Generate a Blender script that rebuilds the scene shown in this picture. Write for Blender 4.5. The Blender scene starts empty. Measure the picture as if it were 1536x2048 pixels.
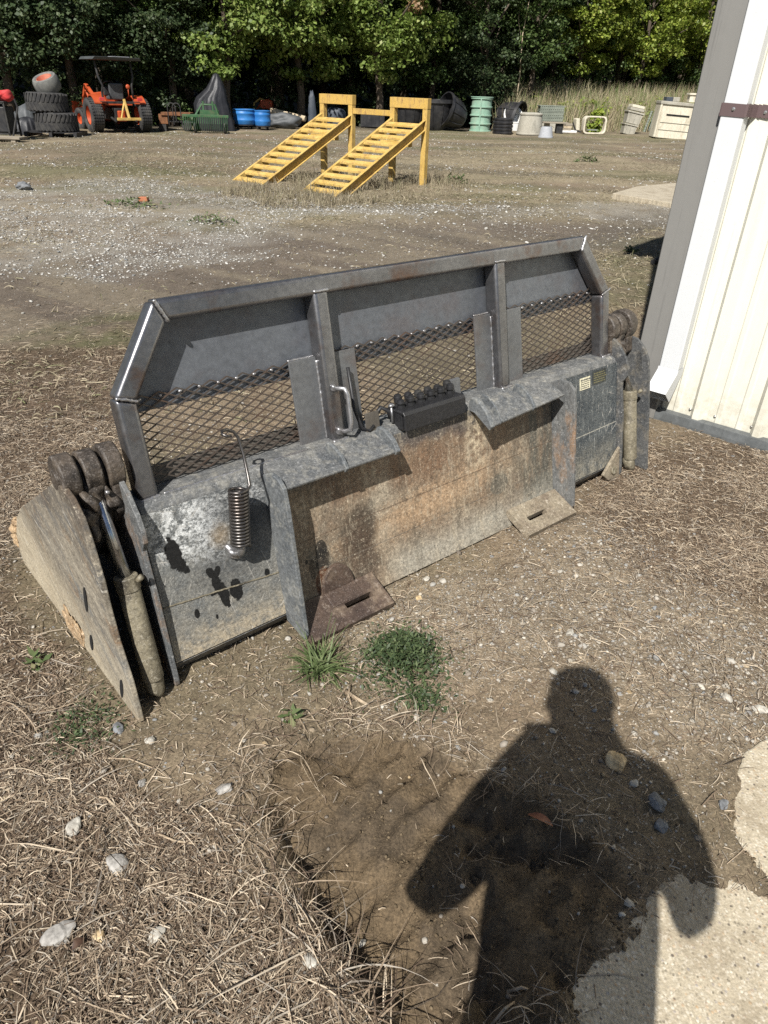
import bpy, math, random
import numpy as np
from mathutils import Vector, Matrix

random.seed(7)
RNG = np.random.default_rng(7)
SC = bpy.context.scene
COL = SC.collection

# ------------------------------------------------------------------ camera
FPX, CAM_H = 1420.0, 1.5
PITCH, ROLL = math.radians(30.85), math.radians(1.9)
CAM_R = Matrix.Rotation(math.pi / 2 - PITCH, 3, 'X') @ Matrix.Rotation(ROLL, 3, 'Z')
cam_data = bpy.data.cameras.new('camera')
cam = bpy.data.objects.new('camera', cam_data)
COL.objects.link(cam)
cam_data.sensor_fit = 'VERTICAL'
cam_data.sensor_height = 34.6
cam_data.lens = FPX / 2048 * 34.6
cam_data.clip_start = 0.02
cam_data.clip_end = 400
cam.matrix_world = Matrix.Translation((0, 0, CAM_H)) @ CAM_R.to_4x4()
SC.camera = cam

# ------------------------------------------------------------------ light
SUN = Vector((0.221, 0.659, -0.719)).normalized()          # direction the light travels
EL = math.asin(-SUN.z)
AZ = math.atan2(-SUN.x, -SUN.y)
W = bpy.data.worlds.new('World'); SC.world = W; W.use_nodes = True
sky = W.node_tree.nodes.new('ShaderNodeTexSky')
sky.sky_type = 'NISHITA'; sky.sun_disc = False
sky.sun_elevation = EL; sky.sun_rotation = AZ % (2 * math.pi)
sky.air_density = 1.0; sky.dust_density = 0.6; sky.ozone_density = 1.0
bg = W.node_tree.nodes['Background']; bg.inputs['Strength'].default_value = 0.05
W.node_tree.links.new(sky.outputs['Color'], bg.inputs['Color'])
sl = bpy.data.lights.new('sun', 'SUN'); sl.energy = 5.0; sl.angle = math.radians(0.53); sl.color = (1.0, 0.965, 0.905)
so = bpy.data.objects.new('sun', sl); COL.objects.link(so)
so.rotation_euler = SUN.to_track_quat('-Z', 'Y').to_euler(); so.location = (-6, -18, 20)
SC.view_settings.view_transform = 'Standard'; SC.view_settings.look = 'None'
SC.view_settings.exposure = 0.58; SC.view_settings.gamma = 1.0
SC.cycles.max_bounces = 6; SC.cycles.diffuse_bounces = 3; SC.cycles.transparent_max_bounces = 4
SC.cycles.use_denoising = False

# ------------------------------------------------------------------ photo geometry: where a point of the ground lies
def ray(px, py):
    return (CAM_R @ Vector(((px - 768) / FPX, (1024 - py) / FPX, -1.0)))
def gp(px, py, z=0.0):
    d = ray(px, py); t = (z - CAM_H) / d.z
    return Vector((d.x * t, d.y * t, z))
def xat(px, D, py=230):
    d = ray(px, py); return d.x / d.y * D
def mpp(D):                                                   # metres covered by one photo pixel at a distance
    return (D * math.cos(PITCH) + CAM_H * math.sin(PITCH)) / FPX

# ------------------------------------------------------------------ numpy noise
_T = np.random.default_rng(11).random((256, 256))
def vnoise(x, y, s=0):
    x = np.asarray(x, float) + s * 17.31; y = np.asarray(y, float) + s * 9.73
    xi = np.floor(x).astype(int); yi = np.floor(y).astype(int)
    fx = x - xi; fy = y - yi; fx = fx * fx * (3 - 2 * fx); fy = fy * fy * (3 - 2 * fy)
    a = _T[xi % 256, yi % 256]; b = _T[(xi + 1) % 256, yi % 256]
    c = _T[xi % 256, (yi + 1) % 256]; d = _T[(xi + 1) % 256, (yi + 1) % 256]
    return (a * (1 - fx) + b * fx) * (1 - fy) + (c * (1 - fx) + d * fx) * fy
def fbm(x, y, o=4, s=0):
    r = 0; a = .5; t = 0
    for i in range(o):
        r = r + a * vnoise(x * 2 ** i, y * 2 ** i, s + i); t += a; a *= .5
    return r / t
def sstep(a, b, x):
    t = np.clip((x - a) / (b - a), 0, 1); return t * t * (3 - 2 * t)
def polydist(P, x, y):                                        # signed distance, positive inside
    P = np.array(P, float); n = len(P); dmin = np.full(np.shape(x), 1e9); ins = np.zeros(np.shape(x), bool)
    for i in range(n):
        ax, ay = P[i]; bx, by = P[(i + 1) % n]
        ex, ey = bx - ax, by - ay
        t = np.clip(((x - ax) * ex + (y - ay) * ey) / (ex * ex + ey * ey + 1e-12), 0, 1)
        d = np.hypot(x - ax - t * ex, y - ay - t * ey); dmin = np.minimum(dmin, d)
        cond = ((ay > y) != (by > y)) & (x < (bx - ax) * (y - ay) / (by - ay + 1e-12) + ax)
        ins ^= cond
    return np.where(ins, dmin, -dmin)
def gpoly(pts): return [tuple(gp(*p)[:2]) for p in pts]

# ------------------------------------------------------------------ objects
def tag(o, label=None, cat=None, group=None, kind=None):
    if label: o['label'] = label
    if cat: o['category'] = cat
    if group: o['group'] = group
    if kind: o['kind'] = kind
    return o
def empty(name, loc=(0, 0, 0), rz=0.0, label=None, cat=None, group=None):
    o = bpy.data.objects.new(name, None); COL.objects.link(o)
    o.empty_display_size = .1; o.location = loc; o.rotation_euler = (0, 0, rz)
    return tag(o, label, cat, group)
def np_mesh(name, V, F, mat, parent=None, smooth=False, attrs=None):
    V = np.asarray(V, np.float32); F = np.asarray(F, np.int32); k = F.shape[1]
    me = bpy.data.meshes.new(name)
    me.vertices.add(len(V)); me.vertices.foreach_set('co', V.ravel())
    me.loops.add(F.size); me.loops.foreach_set('vertex_index', F.ravel())
    me.polygons.add(len(F)); me.polygons.foreach_set('loop_start', np.arange(0, F.size, k, dtype=np.int32))
    me.polygons.foreach_set('loop_total', np.full(len(F), k, np.int32))
    if smooth: me.polygons.foreach_set('use_smooth', np.ones(len(F), bool))
    for an, arr in (attrs or {}).items():
        a = me.attributes.new(an, 'FLOAT_COLOR', 'POINT')
        a.data.foreach_set('color', np.asarray(arr, np.float32).ravel())
    me.update(calc_edges=True); me.validate()
    me.materials.append(mat)
    o = bpy.data.objects.new(name, me); COL.objects.link(o)
    if parent: o.parent = parent
    return o
def copy_tree(o, parent=None):
    c = o.copy(); COL.objects.link(c)
    if parent: c.parent = parent
    for ch in [k for k in bpy.data.objects if k.parent == o]: copy_tree(ch, c)
    return c

class MB:
    """collects shapes into one mesh"""
    def __init__(s): s.V = []; s.F = []
    def add(s, V, F):
        n = len(s.V); s.V += [tuple(v) for v in V]; s.F += [tuple(i + n for i in f) for f in F]; return s
    def hexa(s, P):                                           # 4 bottom, 4 top
        return s.add(P, [(3, 2, 1, 0), (4, 5, 6, 7), (0, 1, 5, 4), (1, 2, 6, 5), (2, 3, 7, 6), (3, 0, 4, 7)])
    def box(s, c, d, R=None):
        P = []
        for z in (-1, 1):
            for x, y in ((-1, -1), (1, -1), (1, 1), (-1, 1)):
                v = Vector((x * d[0] / 2, y * d[1] / 2, z * d[2] / 2))
                if R is not None: v = R @ v
                P.append(v + Vector(c))
        return s.hexa(P)
    def prism(s, P, ext):                                     # polygon extruded by a vector
        n = len(P); P = [Vector(p) for p in P]; e = Vector(ext)
        return s.add(P + [p + e for p in P], [tuple(range(n - 1, -1, -1)), tuple(range(n, 2 * n))] + [(i, (i + 1) % n, n + (i + 1) % n, n + i) for i in range(n)])
    def tube(s, pts, r, seg=8, caps=True):
        pts = [Vector(p) for p in pts]; n = len(pts); rr = r if isinstance(r, (list, tuple)) else [r] * n
        V = []; F = []; up = None
        for i in range(n):
            t = (pts[min(i + 1, n - 1)] - pts[max(i - 1, 0)]).normalized()
            if up is None: up = t.orthogonal().normalized()
            up = (up - t * up.dot(t)); up = up.normalized() if up.length > 1e-6 else t.orthogonal().normalized()
            sd = t.cross(up)
            for k in range(seg):
                a = 2 * math.pi * k / seg; V.append(pts[i] + (up * math.cos(a) + sd * math.sin(a)) * rr[i])
        for i in range(n - 1):
            for k in range(seg):
                F.append((i * seg + k, i * seg + (k + 1) % seg, (i + 1) * seg + (k + 1) % seg, (i + 1) * seg + k))
        if caps: F += [tuple(range(seg - 1, -1, -1)), tuple(range((n - 1) * seg, n * seg))]
        return s.add(V, F)
    def lathe(s, prof, seg=24, M=None, c=(0, 0, 0), a0=0.0, close=True):
        n = len(prof); V = []; F = []; c = Vector(c)
        for k in range(seg):
            a = 2 * math.pi * k / seg + a0
            for r, z in prof:
                v = Vector((r * math.cos(a), r * math.sin(a), z))
                if M is not None: v = M @ v
                V.append(v + c)
        for k in range(seg):
            for i in range(n - 1):
                q = (k * n + i, ((k + 1) % seg) * n + i, ((k + 1) % seg) * n + i + 1, k * n + i + 1)
                F.append(q)
        if close:
            F.append(tuple(k * n for k in range(seg - 1, -1, -1))); F.append(tuple(k * n + n - 1 for k in range(seg)))
        return s.add(V, F)
    def blob(s, c, r, j=.25, sub=2, seed=0):
        rnd = random.Random(seed); t = (1 + 5 ** .5) / 2
        V = [Vector(v).normalized() for v in ((-1, t, 0), (1, t, 0), (-1, -t, 0), (1, -t, 0), (0, -1, t), (0, 1, t), (0, -1, -t), (0, 1, -t), (t, 0, -1), (t, 0, 1), (-t, 0, -1), (-t, 0, 1))]
        F = [(0, 11, 5), (0, 5, 1), (0, 1, 7), (0, 7, 10), (0, 10, 11), (1, 5, 9), (5, 11, 4), (11, 10, 2), (10, 7, 6), (7, 1, 8), (3, 9, 4), (3, 4, 2), (3, 2, 6), (3, 6, 8), (3, 8, 9), (4, 9, 5), (2, 4, 11), (6, 2, 10), (8, 6, 7), (9, 8, 1)]
        for _ in range(sub):
            mid = {}; NF = []
            def m(a, b):
                k = (min(a, b), max(a, b))
                if k not in mid: mid[k] = len(V); V.append((V[a] + V[b]).normalized())
                return mid[k]
            for a, b, d in F:
                x, y, z = m(a, b), m(b, d), m(d, a); NF += [(a, x, z), (b, y, x), (d, z, y), (x, y, z)]
            F = NF
        ph = [rnd.uniform(0, 6) for _ in range(9)]
        out = []
        for v in V:
            k = 1 + j * (.5 * math.sin(v.x * 3 + ph[0] + v.y * 2) + .4 * math.sin(v.y * 4 + ph[1] + v.z * 3) + .3 * math.sin(v.z * 5 + ph[2] - v.x * 4) + .2 * math.sin(v.x * 9 + ph[3]) * math.sin(v.z * 8 + ph[4]))
            out.append(Vector((v.x * r[0], v.y * r[1], v.z * r[2])) * k + Vector(c))
        return s.add(out, F)
    def build(s, name, mat, parent=None, bevel=0.0, seg=2, smooth=False, lab=None, autos=None):
        me = bpy.data.meshes.new(name); me.from_pydata([tuple(v) for v in s.V], [], s.F); me.validate(); me.update()
        me.materials.append(mat)
        o = bpy.data.objects.new(name, me); COL.objects.link(o)
        if parent: o.parent = parent
        if smooth: me.polygons.foreach_set('use_smooth', [True] * len(me.polygons))
        if bevel:
            b = o.modifiers.new('bevel', 'BEVEL'); b.width = bevel; b.segments = seg; b.limit_method = 'ANGLE'; b.angle_limit = math.radians(40)
        if lab: o['label'] = lab
        return o
def smooth_by_angle(o, ang=35):
    me = o.data
    me.polygons.foreach_set('use_smooth', [True] * len(me.polygons))
    import bmesh
    bm = bmesh.new(); bm.from_mesh(me); bmesh.ops.recalc_face_normals(bm, faces=bm.faces)
    for e in bm.edges:
        e.smooth = len(e.link_faces) == 2 and e.calc_face_angle(0) < math.radians(ang)
    bm.to_mesh(me); bm.free(); return o
def fixn(o):
    import bmesh
    bm = bmesh.new(); bm.from_mesh(o.data); bmesh.ops.recalc_face_normals(bm, faces=bm.faces); bm.to_mesh(o.data); bm.free(); return o

# ------------------------------------------------------------------ materials
class NT:
    def __init__(s, name):
        s.m = bpy.data.materials.new(name); s.m.use_nodes = True; s.t = s.m.node_tree; s.b = s.t.nodes['Principled BSDF']
        s.co = None
    def n(s, t, **kw):
        nd = s.t.nodes.new(t)
        for k, v in kw.items(): setattr(nd, k, v)
        return nd
    def L(s, a, b): s.t.links.new(a, b)
    def put(s, inp, v):
        if hasattr(v, 'is_output'): s.L(v, inp)
        elif isinstance(v, (tuple, list)) and len(v) == 3 and inp.type == 'RGBA': inp.default_value = (*v, 1)
        else: inp.default_value = v
    def coord(s, kind='Object'):
        if s.co is None: s.co = s.n('ShaderNodeTexCoord')
        return s.co.outputs[kind]
    def map(s, vec, scale=(1, 1, 1), rot=(0, 0, 0), loc=(0, 0, 0)):
        m = s.n('ShaderNodeMapping'); s.L(vec, m.inputs['Vector'])
        m.inputs['Scale'].default_value = scale; m.inputs['Rotation'].default_value = rot; m.inputs['Location'].default_value = loc
        return m.outputs[0]
    def noise(s, scale, detail=4, rough=.6, vec=None, dist=0.0):
        n = s.n('ShaderNodeTexNoise'); s.L(vec if vec is not None else s.coord(), n.inputs['Vector'])
        n.inputs['Scale'].default_value = scale; n.inputs['Detail'].default_value = detail; n.inputs['Roughness'].default_value = rough; n.inputs['Distortion'].default_value = dist
        return n.outputs['Fac']
    def voro(s, scale, vec=None, out='Distance', feature='F1', rnd=1.0):
        n = s.n('ShaderNodeTexVoronoi', feature=feature); s.L(vec if vec is not None else s.coord(), n.inputs['Vector'])
        n.inputs['Scale'].default_value = scale; n.inputs['Randomness'].default_value = rnd
        return n.outputs[out]
    def ramp(s, fac, stops, interp='LINEAR'):
        r = s.n('ShaderNodeValToRGB'); s.L(fac, r.inputs[0]); r.color_ramp.interpolation = interp
        e = r.color_ramp.elements
        while len(e) < len(stops): e.new(.5)
        for el, (p, c) in zip(e, stops):
            el.position = p; el.color = (*c, 1) if not isinstance(c, (int, float)) else (c, c, c, 1)
        return r.outputs[0]
    def step(s, fac, a, b):                                   # 0..1
        m = s.n('ShaderNodeMapRange'); s.L(fac, m.inputs['Value']); m.inputs['From Min'].default_value = a; m.inputs['From Max'].default_value = b
        return m.outputs[0]
    def mix(s, f, a, b, mode='MIX'):
        m = s.n('ShaderNodeMix', data_type='RGBA', blend_type=mode); s.put(m.inputs[0], f); s.put(m.inputs[6], a); s.put(m.inputs[7], b)
        return m.outputs[2]
    def math(s, op, a, b=0.0, c=0.0):
        m = s.n('ShaderNodeMath', operation=op); s.put(m.inputs[0], a); s.put(m.inputs[1], b); s.put(m.inputs[2], c); return m.outputs[0]
    def island(s): return s.n('ShaderNodeNewGeometry').outputs['Random Per Island']
    def sep(s, vec):
        x = s.n('ShaderNodeSeparateXYZ'); s.L(vec, x.inputs[0]); return x.outputs
    def bump(s, h, strength=.3, dist=.01):
        b = s.n('ShaderNodeBump'); s.L(h, b.inputs['Height']); b.inputs['Strength'].default_value = strength; b.inputs['Distance'].default_value = dist
        s.L(b.outputs[0], s.b.inputs['Normal'])
    def set(s, **kw):
        for k, v in kw.items(): s.put(s.b.inputs[k.replace('_', ' ')], v)
        return s
    def ellipse(s, cx, cy, rx, ry, rot=0.0, warp=.25, wscale=40, soft=.12):   # blotch in the object's x,y plane
        v = s.map(s.coord(), loc=(-cx, -cy, 0)); v2 = s.map(v, rot=(0, 0, -rot)); v3 = s.map(v2, scale=(1 / rx, 1 / ry, 0))
        ln = s.n('ShaderNodeVectorMath', operation='LENGTH'); s.L(v3, ln.inputs[0])
        w = s.math('MULTIPLY_ADD', s.noise(wscale, 2), warp * 2, -warp)
        return s.step(s.math('ADD', ln.outputs['Value'], w), 1 + soft, 1 - soft)

def grunge(name, c1, c2, scale=6, rough=.75, metal=0.0, c3=None, scale3=20, amt3=.5, bump=.15, bdist=.004, fine=90, spec=.4, stretch=None, speck=0.0):
    t = NT(name); v = t.coord()
    if stretch: v = t.map(v, scale=stretch)
    col = t.mix(t.step(t.noise(scale, 5, .6, v), .35, .65), c1, c2)
    if c3: col = t.mix(t.math('MULTIPLY', t.step(t.noise(scale3, 6, .7, v), .5, .68), amt3), col, c3)
    f = t.noise(fine, 3, .6, v)
    col = t.mix(1.0, col, t.ramp(f, [(0.25, .62), (.5, 1.0), (.75, 1.4)]), 'MULTIPLY')
    if speck:
        col = t.mix(t.math('MULTIPLY', t.step(t.noise(260, 3, .7), .57, .66), speck), col, tuple(min(.8, q * 1.6 + .14) for q in c2))
        col = t.mix(t.math('MULTIPLY', t.step(t.noise(48, 7, .82), .57, .62), speck), col, tuple(min(.8, q * 1.5 + .16) for q in c2))
        col = t.mix(t.math('MULTIPLY', t.step(t.noise(66, 7, .8, t.map(t.coord(), loc=(4, 7, 2))), .57, .63), speck), col, tuple(q * .4 for q in c1))
    t.set(Base_Color=col, Roughness=t.math('MULTIPLY_ADD', f, .25, rough - .12), Metallic=metal, Specular_IOR_Level=spec)
    t.bump(t.mix(.5, t.noise(scale * 3, 5, .6, v), f), bump, bdist)
    return t.m

M = {}
M['yellow'] = grunge('yellow_paint', (.45, .285, .065), (.54, .37, .115), 5, .65, c3=(.2, .10, .05), scale3=9, amt3=.7, speck=.35)
M['rust'] = grunge('rust', (.10, .042, .02), (.2, .09, .04), 9, .9)
M['rubber'] = grunge('tyre_rubber', (.022, .022, .024), (.055, .053, .05), 5, .85, c3=(.11, .1, .085), scale3=7, amt3=.4)
M['blackplastic'] = grunge('black_plastic', (.012, .012, .014), (.028, .028, .03), 4, .5, c3=(.09, .08, .07), scale3=5, amt3=.3)
M['orange'] = grunge('orange_paint', (.36, .052, .014), (.45, .08, .024), 4, .5, c3=(.2, .06, .03), scale3=9, amt3=.4)
M['darkmetal'] = grunge('dark_metal', (.02, .02, .022), (.05, .048, .045), 8, .6, .3)
M['tarp'] = grunge('black_tarp', (.014, .015, .018), (.03, .03, .034), 3, .45, bump=.4, bdist=.02)
M['greytarp'] = grunge('grey_tarp', (.05, .055, .058), (.09, .095, .1), 3, .55, bump=.4, bdist=.02)
M['bluetarp'] = grunge('slate_tarp', (.035, .045, .06), (.06, .07, .085), 3, .55, bump=.4, bdist=.02)
M['green'] = grunge('green_paint', (.02, .07, .025), (.035, .1, .04), 5, .6, c3=(.1, .05, .03), scale3=10, amt3=.5)
M['blue'] = grunge('blue_plastic', (.02, .13, .38), (.035, .18, .46), 3, .45)
M['palegreen'] = grunge('pale_green_plastic', (.2, .33, .25), (.26, .4, .31), 4, .6, c3=(.35, .36, .28), scale3=5)
M['concrete'] = grunge('old_concrete', (.3, .28, .23), (.4, .38, .32), 3, .9, c3=(.14, .13, .1), scale3=6, amt3=.6, stretch=(1, 1, .35))
M['cream'] = grunge('cream_concrete', (.52, .48, .38), (.62, .58, .47), 2.5, .85, c3=(.3, .25, .17), scale3=4, amt3=.6, stretch=(1, 1, .25))
M['greycrate'] = grunge('grey_green_plastic', (.15, .17, .14), (.2, .22, .18), 3, .7)
M['white'] = grunge('white_plastic', (.62, .62, .6), (.7, .7, .68), 4, .5, c3=(.4, .36, .3), scale3=6, amt3=.3)
M['greyplastic'] = grunge('grey_plastic', (.3, .31, .33), (.36, .37, .39), 4, .6)
M['wood'] = grunge('weathered_wood', (.2, .17, .13), (.32, .28, .22), 4, .9, stretch=(.3, 3, 3))
M['log'] = grunge('pale_log', (.38, .3, .2), (.5, .42, .3), 4, .9)
M['redcloth'] = grunge('red_cloth', (.42, .03, .03), (.5, .06, .06), 5, .8)
M['bark'] = grunge('bark', (.06, .045, .032), (.12, .095, .07), 6, .95, stretch=(3, 3, .5), bump=.6, bdist=.03)
M['stone'] = grunge('stone', (.23, .215, .195), (.34, .325, .3), 20, .85, bump=.4)
M['ochrestone'] = grunge('ochre_stone', (.38, .27, .14), (.5, .4, .25), 20, .85, bump=.4)
M['darkstone'] = grunge('blue_grey_stone', (.11, .115, .12), (.19, .195, .2), 20, .8, bump=.4)
M['whitestone'] = grunge('white_stone', (.33, .305, .26), (.43, .41, .36), 20, .85, bump=.3)

# ================================================================== GROUND
RUT = gpoly([(470, 1630), (540, 1500), (690, 1470), (860, 1500), (1000, 1545), (1120, 1610), (1220, 1700), (1290, 1780), (1240, 1850), (1180, 1915), (1120, 1995), (1080, 2200), (800, 2200), (745, 2040), (690, 1940), (640, 1850), (590, 1760), (535, 1690)])
TRACK = gpoly([(-400, 560), (0, 520), (300, 478), (560, 445), (900, 430), (1380, 425), (1380, 455), (900, 540), (560, 590), (300, 640), (0, 715), (-400, 800)])
GRAVEL = gpoly([(-300, 385), (0, 370), (250, 350), (480, 372), (760, 408), (1000, 412), (1350, 408), (1340, 425), (900, 440), (600, 440), (330, 500), (0, 525), (-300, 560)])
GRAVELN = gpoly([(700, 1210), (900, 1110), (1150, 1020), (1300, 1080), (1560, 1230), (1700, 1500), (1380, 1530), (1150, 1400), (900, 1330)])
SHEDSHADE = gpoly([(1180, 435), (1400, 425), (1380, 520), (1240, 520)])  # where the shed roof's shadow is widened by painted shade
MOSS1 = gpoly([(-60, 690), (180, 640), (330, 610), (300, 700), (120, 770), (-60, 800)])
MOSS2 = gpoly([(210, 330), (420, 310), (520, 340), (420, 372), (260, 365)])
MOSS3 = gpoly([(1190, 500), (1360, 510), (1330, 640), (1200, 610)])
STRAWL = gpoly([(-1300, 720), (280, 690), (260, 900), (60, 1060), (40, 1260), (160, 1400), (300, 1560), (470, 1610), (560, 1740), (690, 1960), (760, 2200), (-1300, 2200)])
STRAWR = gpoly([(1180, 860), (1700, 900), (1700, 1320), (1500, 1250), (1290, 1140), (1150, 1030)])
GRASSRAMP = gpoly([(440, 385), (560, 350), (700, 345), (900, 345), (930, 375), (760, 400), (620, 412), (500, 405)])
BANK = [(4.8, 36.6), (8, 37.6), (14, 40.6), (22, 44), (30, 60), (8, 60), (4.6, 46)]
SLAB_A = gpoly([(1536, 1478), (1490, 1500), (1465, 1560), (1450, 1605), (1447, 1650), (1465, 1685), (1495, 1720), (1536, 1768)]) + [(1.25, .80), (2.1, .95), (2.1, 1.9), (1.35, 1.6)]
SLAB_B = gpoly([(1536, 1792), (1483, 1770), (1423, 1748), (1360, 1742), (1318, 1752), (1293, 1810), (1248, 1855), (1188, 1915), (1133, 1995)]) + [(.40, .60), (.47, .42), (.5, -.6), (2.3, -.6), (2.3, .78), (1.3, .76)]

def masks(x, y):
    n1 = fbm(x * 3.1, y * 3.1, 4, 3) - .5; n2 = fbm(x * .6, y * .6, 4, 9) - .5; n3 = fbm(x * 11, y * 11, 3, 5) - .5
    m = {}
    d = polydist(RUT, x, y) + n1 * .10 + n3 * .05
    m['rutd'] = d; m['rut'] = sstep(-.01, .03, d)
    m['track'] = sstep(-.5, .5, polydist(TRACK, x, y) + n2 * 1.6)
    m['grav'] = sstep(-.6, .5, polydist(GRAVEL, x, y) + n2 * 2.6 + n1 * .8)
    m['gravn'] = sstep(-.2, .2, polydist(GRAVELN, x, y) + n1 * .6)
    m['shedshade'] = sstep(-.6, .6, polydist(SHEDSHADE, x, y) + n2 * 1.5)
    m['moss'] = np.maximum.reduce([sstep(-.25, .25, polydist(MOSS1, x, y) + n2 * .9 + n1 * .3), 1.0 * sstep(-.8, .8, polydist(MOSS2, x, y) + n2 * 3), .8 * sstep(-.4, .4, polydist(MOSS3, x, y) + n1 * .8)])
    m['straw'] = np.maximum(sstep(-.06, .1, polydist(STRAWL, x, y) + n1 * .25), sstep(-.12, .2, polydist(STRAWR, x, y) + n1 * .5))
    m['ramp'] = sstep(-.4, .4, polydist(GRASSRAMP, x, y) + n1)
    m['bank'] = sstep(-.6, 1.2, polydist(BANK, x, y) + n2 * 1.5)
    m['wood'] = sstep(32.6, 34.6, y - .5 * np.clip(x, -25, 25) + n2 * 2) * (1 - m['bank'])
    m['slab'] = sstep(.0, .07, np.maximum(polydist(SLAB_A, x, y), polydist(SLAB_B, x, y)) + n1 * .07 + n3 * .03)
    return m
def height(x, y, m=None):
    x = np.asarray(x, float); y = np.asarray(y, float)
    if m is None: m = masks(x, y)
    D = np.hypot(x, y)
    far = sstep(4.5, 9, D)
    z = (fbm(x * 1.1, y * 1.1, 4, 1) - .5) * (.03 + .05 * far) + (fbm(x * .25, y * .25, 3, 2) - .5) * .16 * far
    z = z + (fbm(x * 9, y * 9, 4, 4) - .5) * .022 + (fbm(x * 38, y * 38, 3, 6) - .5) * .012 * (1 - .7 * far)
    d = m['rutd']
    left = sstep(.25, -.35, x - .15)                          # the bank stands steepest on the left
    z = z - m['rut'] * (.028 + .085 * left * sstep(1.12, .78, y)) * sstep(-.02, .03 + .12 * (1 - left), d)
    rid = np.abs(((y * .72 - x * .69) * 12.5 + (fbm(x * 4, y * 4, 4, 8) - .5) * 1.6) % 1.0 - .35) * 3.2 - 1.0
    z = z + m['rut'] * (rid * .017 * (.35 + .65 * sstep(.35, .55, fbm(x * 3, y * 3, 3, 15))) + (fbm(x * 16, y * 16, 5, 12) - .5) * .036 - .02 * sstep(.62, .7, fbm(x * 13, y * 13, 3, 16)))
    z = z - m['track'] * .05 * far
    z = z + 1.0 * m['bank'] * sstep(33, 38, y - .5 * x)
    z = z + 7 * sstep(57, 72, y - .5 * np.clip(x, -30, 30))
    z = np.where(m['slab'] > .001, np.minimum(z, .012) - .04 * m['slab'], z)
    return z
def hz(x, y): return float(height(np.array([x]), np.array([y]))[0])

def axis(lo, hi, f0, f1, h, g):
    a = list(np.arange(f0, f1 + 1e-6, h)); s = h; v = f1
    while v < hi: s *= g; v += s; a.append(v)
    s = h; v = f0; b = []
    while v > lo: s *= g; v -= s; b.append(v)
    return np.array(b[::-1] + a)
gx = axis(-80, 80, -1.9, 2.3, .0125, 1.024)
gy = axis(-30, 110, .45, 3.2, .0125, 1.017)
GX, GY = np.meshgrid(gx, gy); GX = GX.ravel(); GY = GY.ravel()
mk = masks(GX, GY)
GZ = height(GX, GY, mk)
def lerp(a, b, t): return a + (np.array(b) - a) * t[:, None]
n_a = fbm(GX * .7, GY * .7, 5, 21); n_b = fbm(GX * 4, GY * 4, 4, 22); n_c = fbm(GX * .22, GY * 1.3, 4, 23); n_d = fbm(GX * 20, GY * 20, 3, 24)
col = np.tile(np.array([.180, .138, .092]), (len(GX), 1))
col = lerp(col, (.135, .112, .072), sstep(.35, .65, n_a))
far = sstep(5, 10, np.hypot(GX, GY))
col = lerp(col, (.255, .21, .135), sstep(.45, .7, n_c) * far * .8)
col = lerp(col, (.115, .108, .052), sstep(.52, .72, fbm(GX * .3, GY * .9, 4, 27)) * far * .75)
col = lerp(col, (.112, .09, .07), mk['track'] * .9)
col = lerp(col, (.17, .14, .10), mk['track'] * sstep(.52, .62, fbm(GX * .35 - GY * .3, GX * 1.6 + GY * 2.4, 4, 33)) * .8)
col = lerp(col, (.24, .225, .195), mk['grav'] * .5 * sstep(.35, .6, n_b + .05))
col = lerp(col, (.212, .172, .122), mk['gravn'] * .85)
col = lerp(col, (.085, .078, .06), mk['shedshade'] * .5)  # shed shadow painted into the soil colour, wider than the cast one
col = lerp(col, (.082, .082, .038), mk['moss'] * .85 * sstep(.3, .6, n_b))
col = lerp(col, (.085, .059, .039), mk['straw'] * .9)
col = lerp(col, (.118, .085, .05), mk['rut'])
col = lerp(col, (.085, .063, .04), mk['rut'] * sstep(.45, .6, fbm(GX * 7, GY * 7, 4, 31)))
col = lerp(col, (.24, .19, .13), mk['ramp'] * .6)
col = lerp(col, (.2, .165, .1), mk['bank'])
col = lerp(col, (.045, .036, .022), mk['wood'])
col = col * (.82 + .36 * n_d)[:, None] * (.8 + .4 * n_b)[:, None]
grit = np.clip(.10 + .5 * mk['grav'] + .45 * mk['gravn'] - .2 * mk['rut'] - .1 * mk['moss'] + .12 * far, 0, 1)
wet = mk['rut']
ny, nx = len(gy), len(gx)
idx = np.arange(nx * ny).reshape(ny, nx)
Fq = np.stack([idx[:-1, :-1], idx[:-1, 1:], idx[1:, 1:], idx[1:, :-1]], -1).reshape(-1, 4)
t = NT('ground_soil')
at = t.n('ShaderNodeAttribute', attribute_name='col').outputs['Color']
ms = t.n('ShaderNodeAttribute', attribute_name='msk').outputs['Color']
mr = t.n('ShaderNodeSeparateColor'); t.L(ms, mr.inputs[0])
c = t.mix(1.0, at, t.ramp(t.noise(140, 4, .7), [(.27, .45), (.5, 1.0), (.74, 1.65)]), 'MULTIPLY')
c = t.mix(1.0, c, t.ramp(t.noise(33, 5, .7), [(.3, .72), (.7, 1.25)]), 'MULTIPLY')
def speck(scale, size, c, colr, amt=1.0):
    vr = t.n('ShaderNodeTexVoronoi'); t.L(t.coord(), vr.inputs['Vector']); vr.inputs['Scale'].default_value = scale
    s = t.sep(vr.outputs['Color'])
    on = t.math('LESS_THAN', s[0], t.math('MULTIPLY', mr.outputs[0], amt))
    core = t.step(vr.outputs['Distance'], size, size * .6)
    f = t.math('MULTIPLY', on, core)
    return t.mix(f, c, t.ramp(s[1], colr)), f
st_cols = [(0, (.16, .135, .1)), (.3, (.32, .28, .22)), (.6, (.48, .45, .39)), (.8, (.23, .235, .24)), (1, (.38, .28, .16))]
c, f1 = speck(95, .42, c, st_cols)
c, f2 = speck(210, .4, c, st_cols, .9)
c, f3 = speck(34, .36, c, st_cols, .35)
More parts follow.
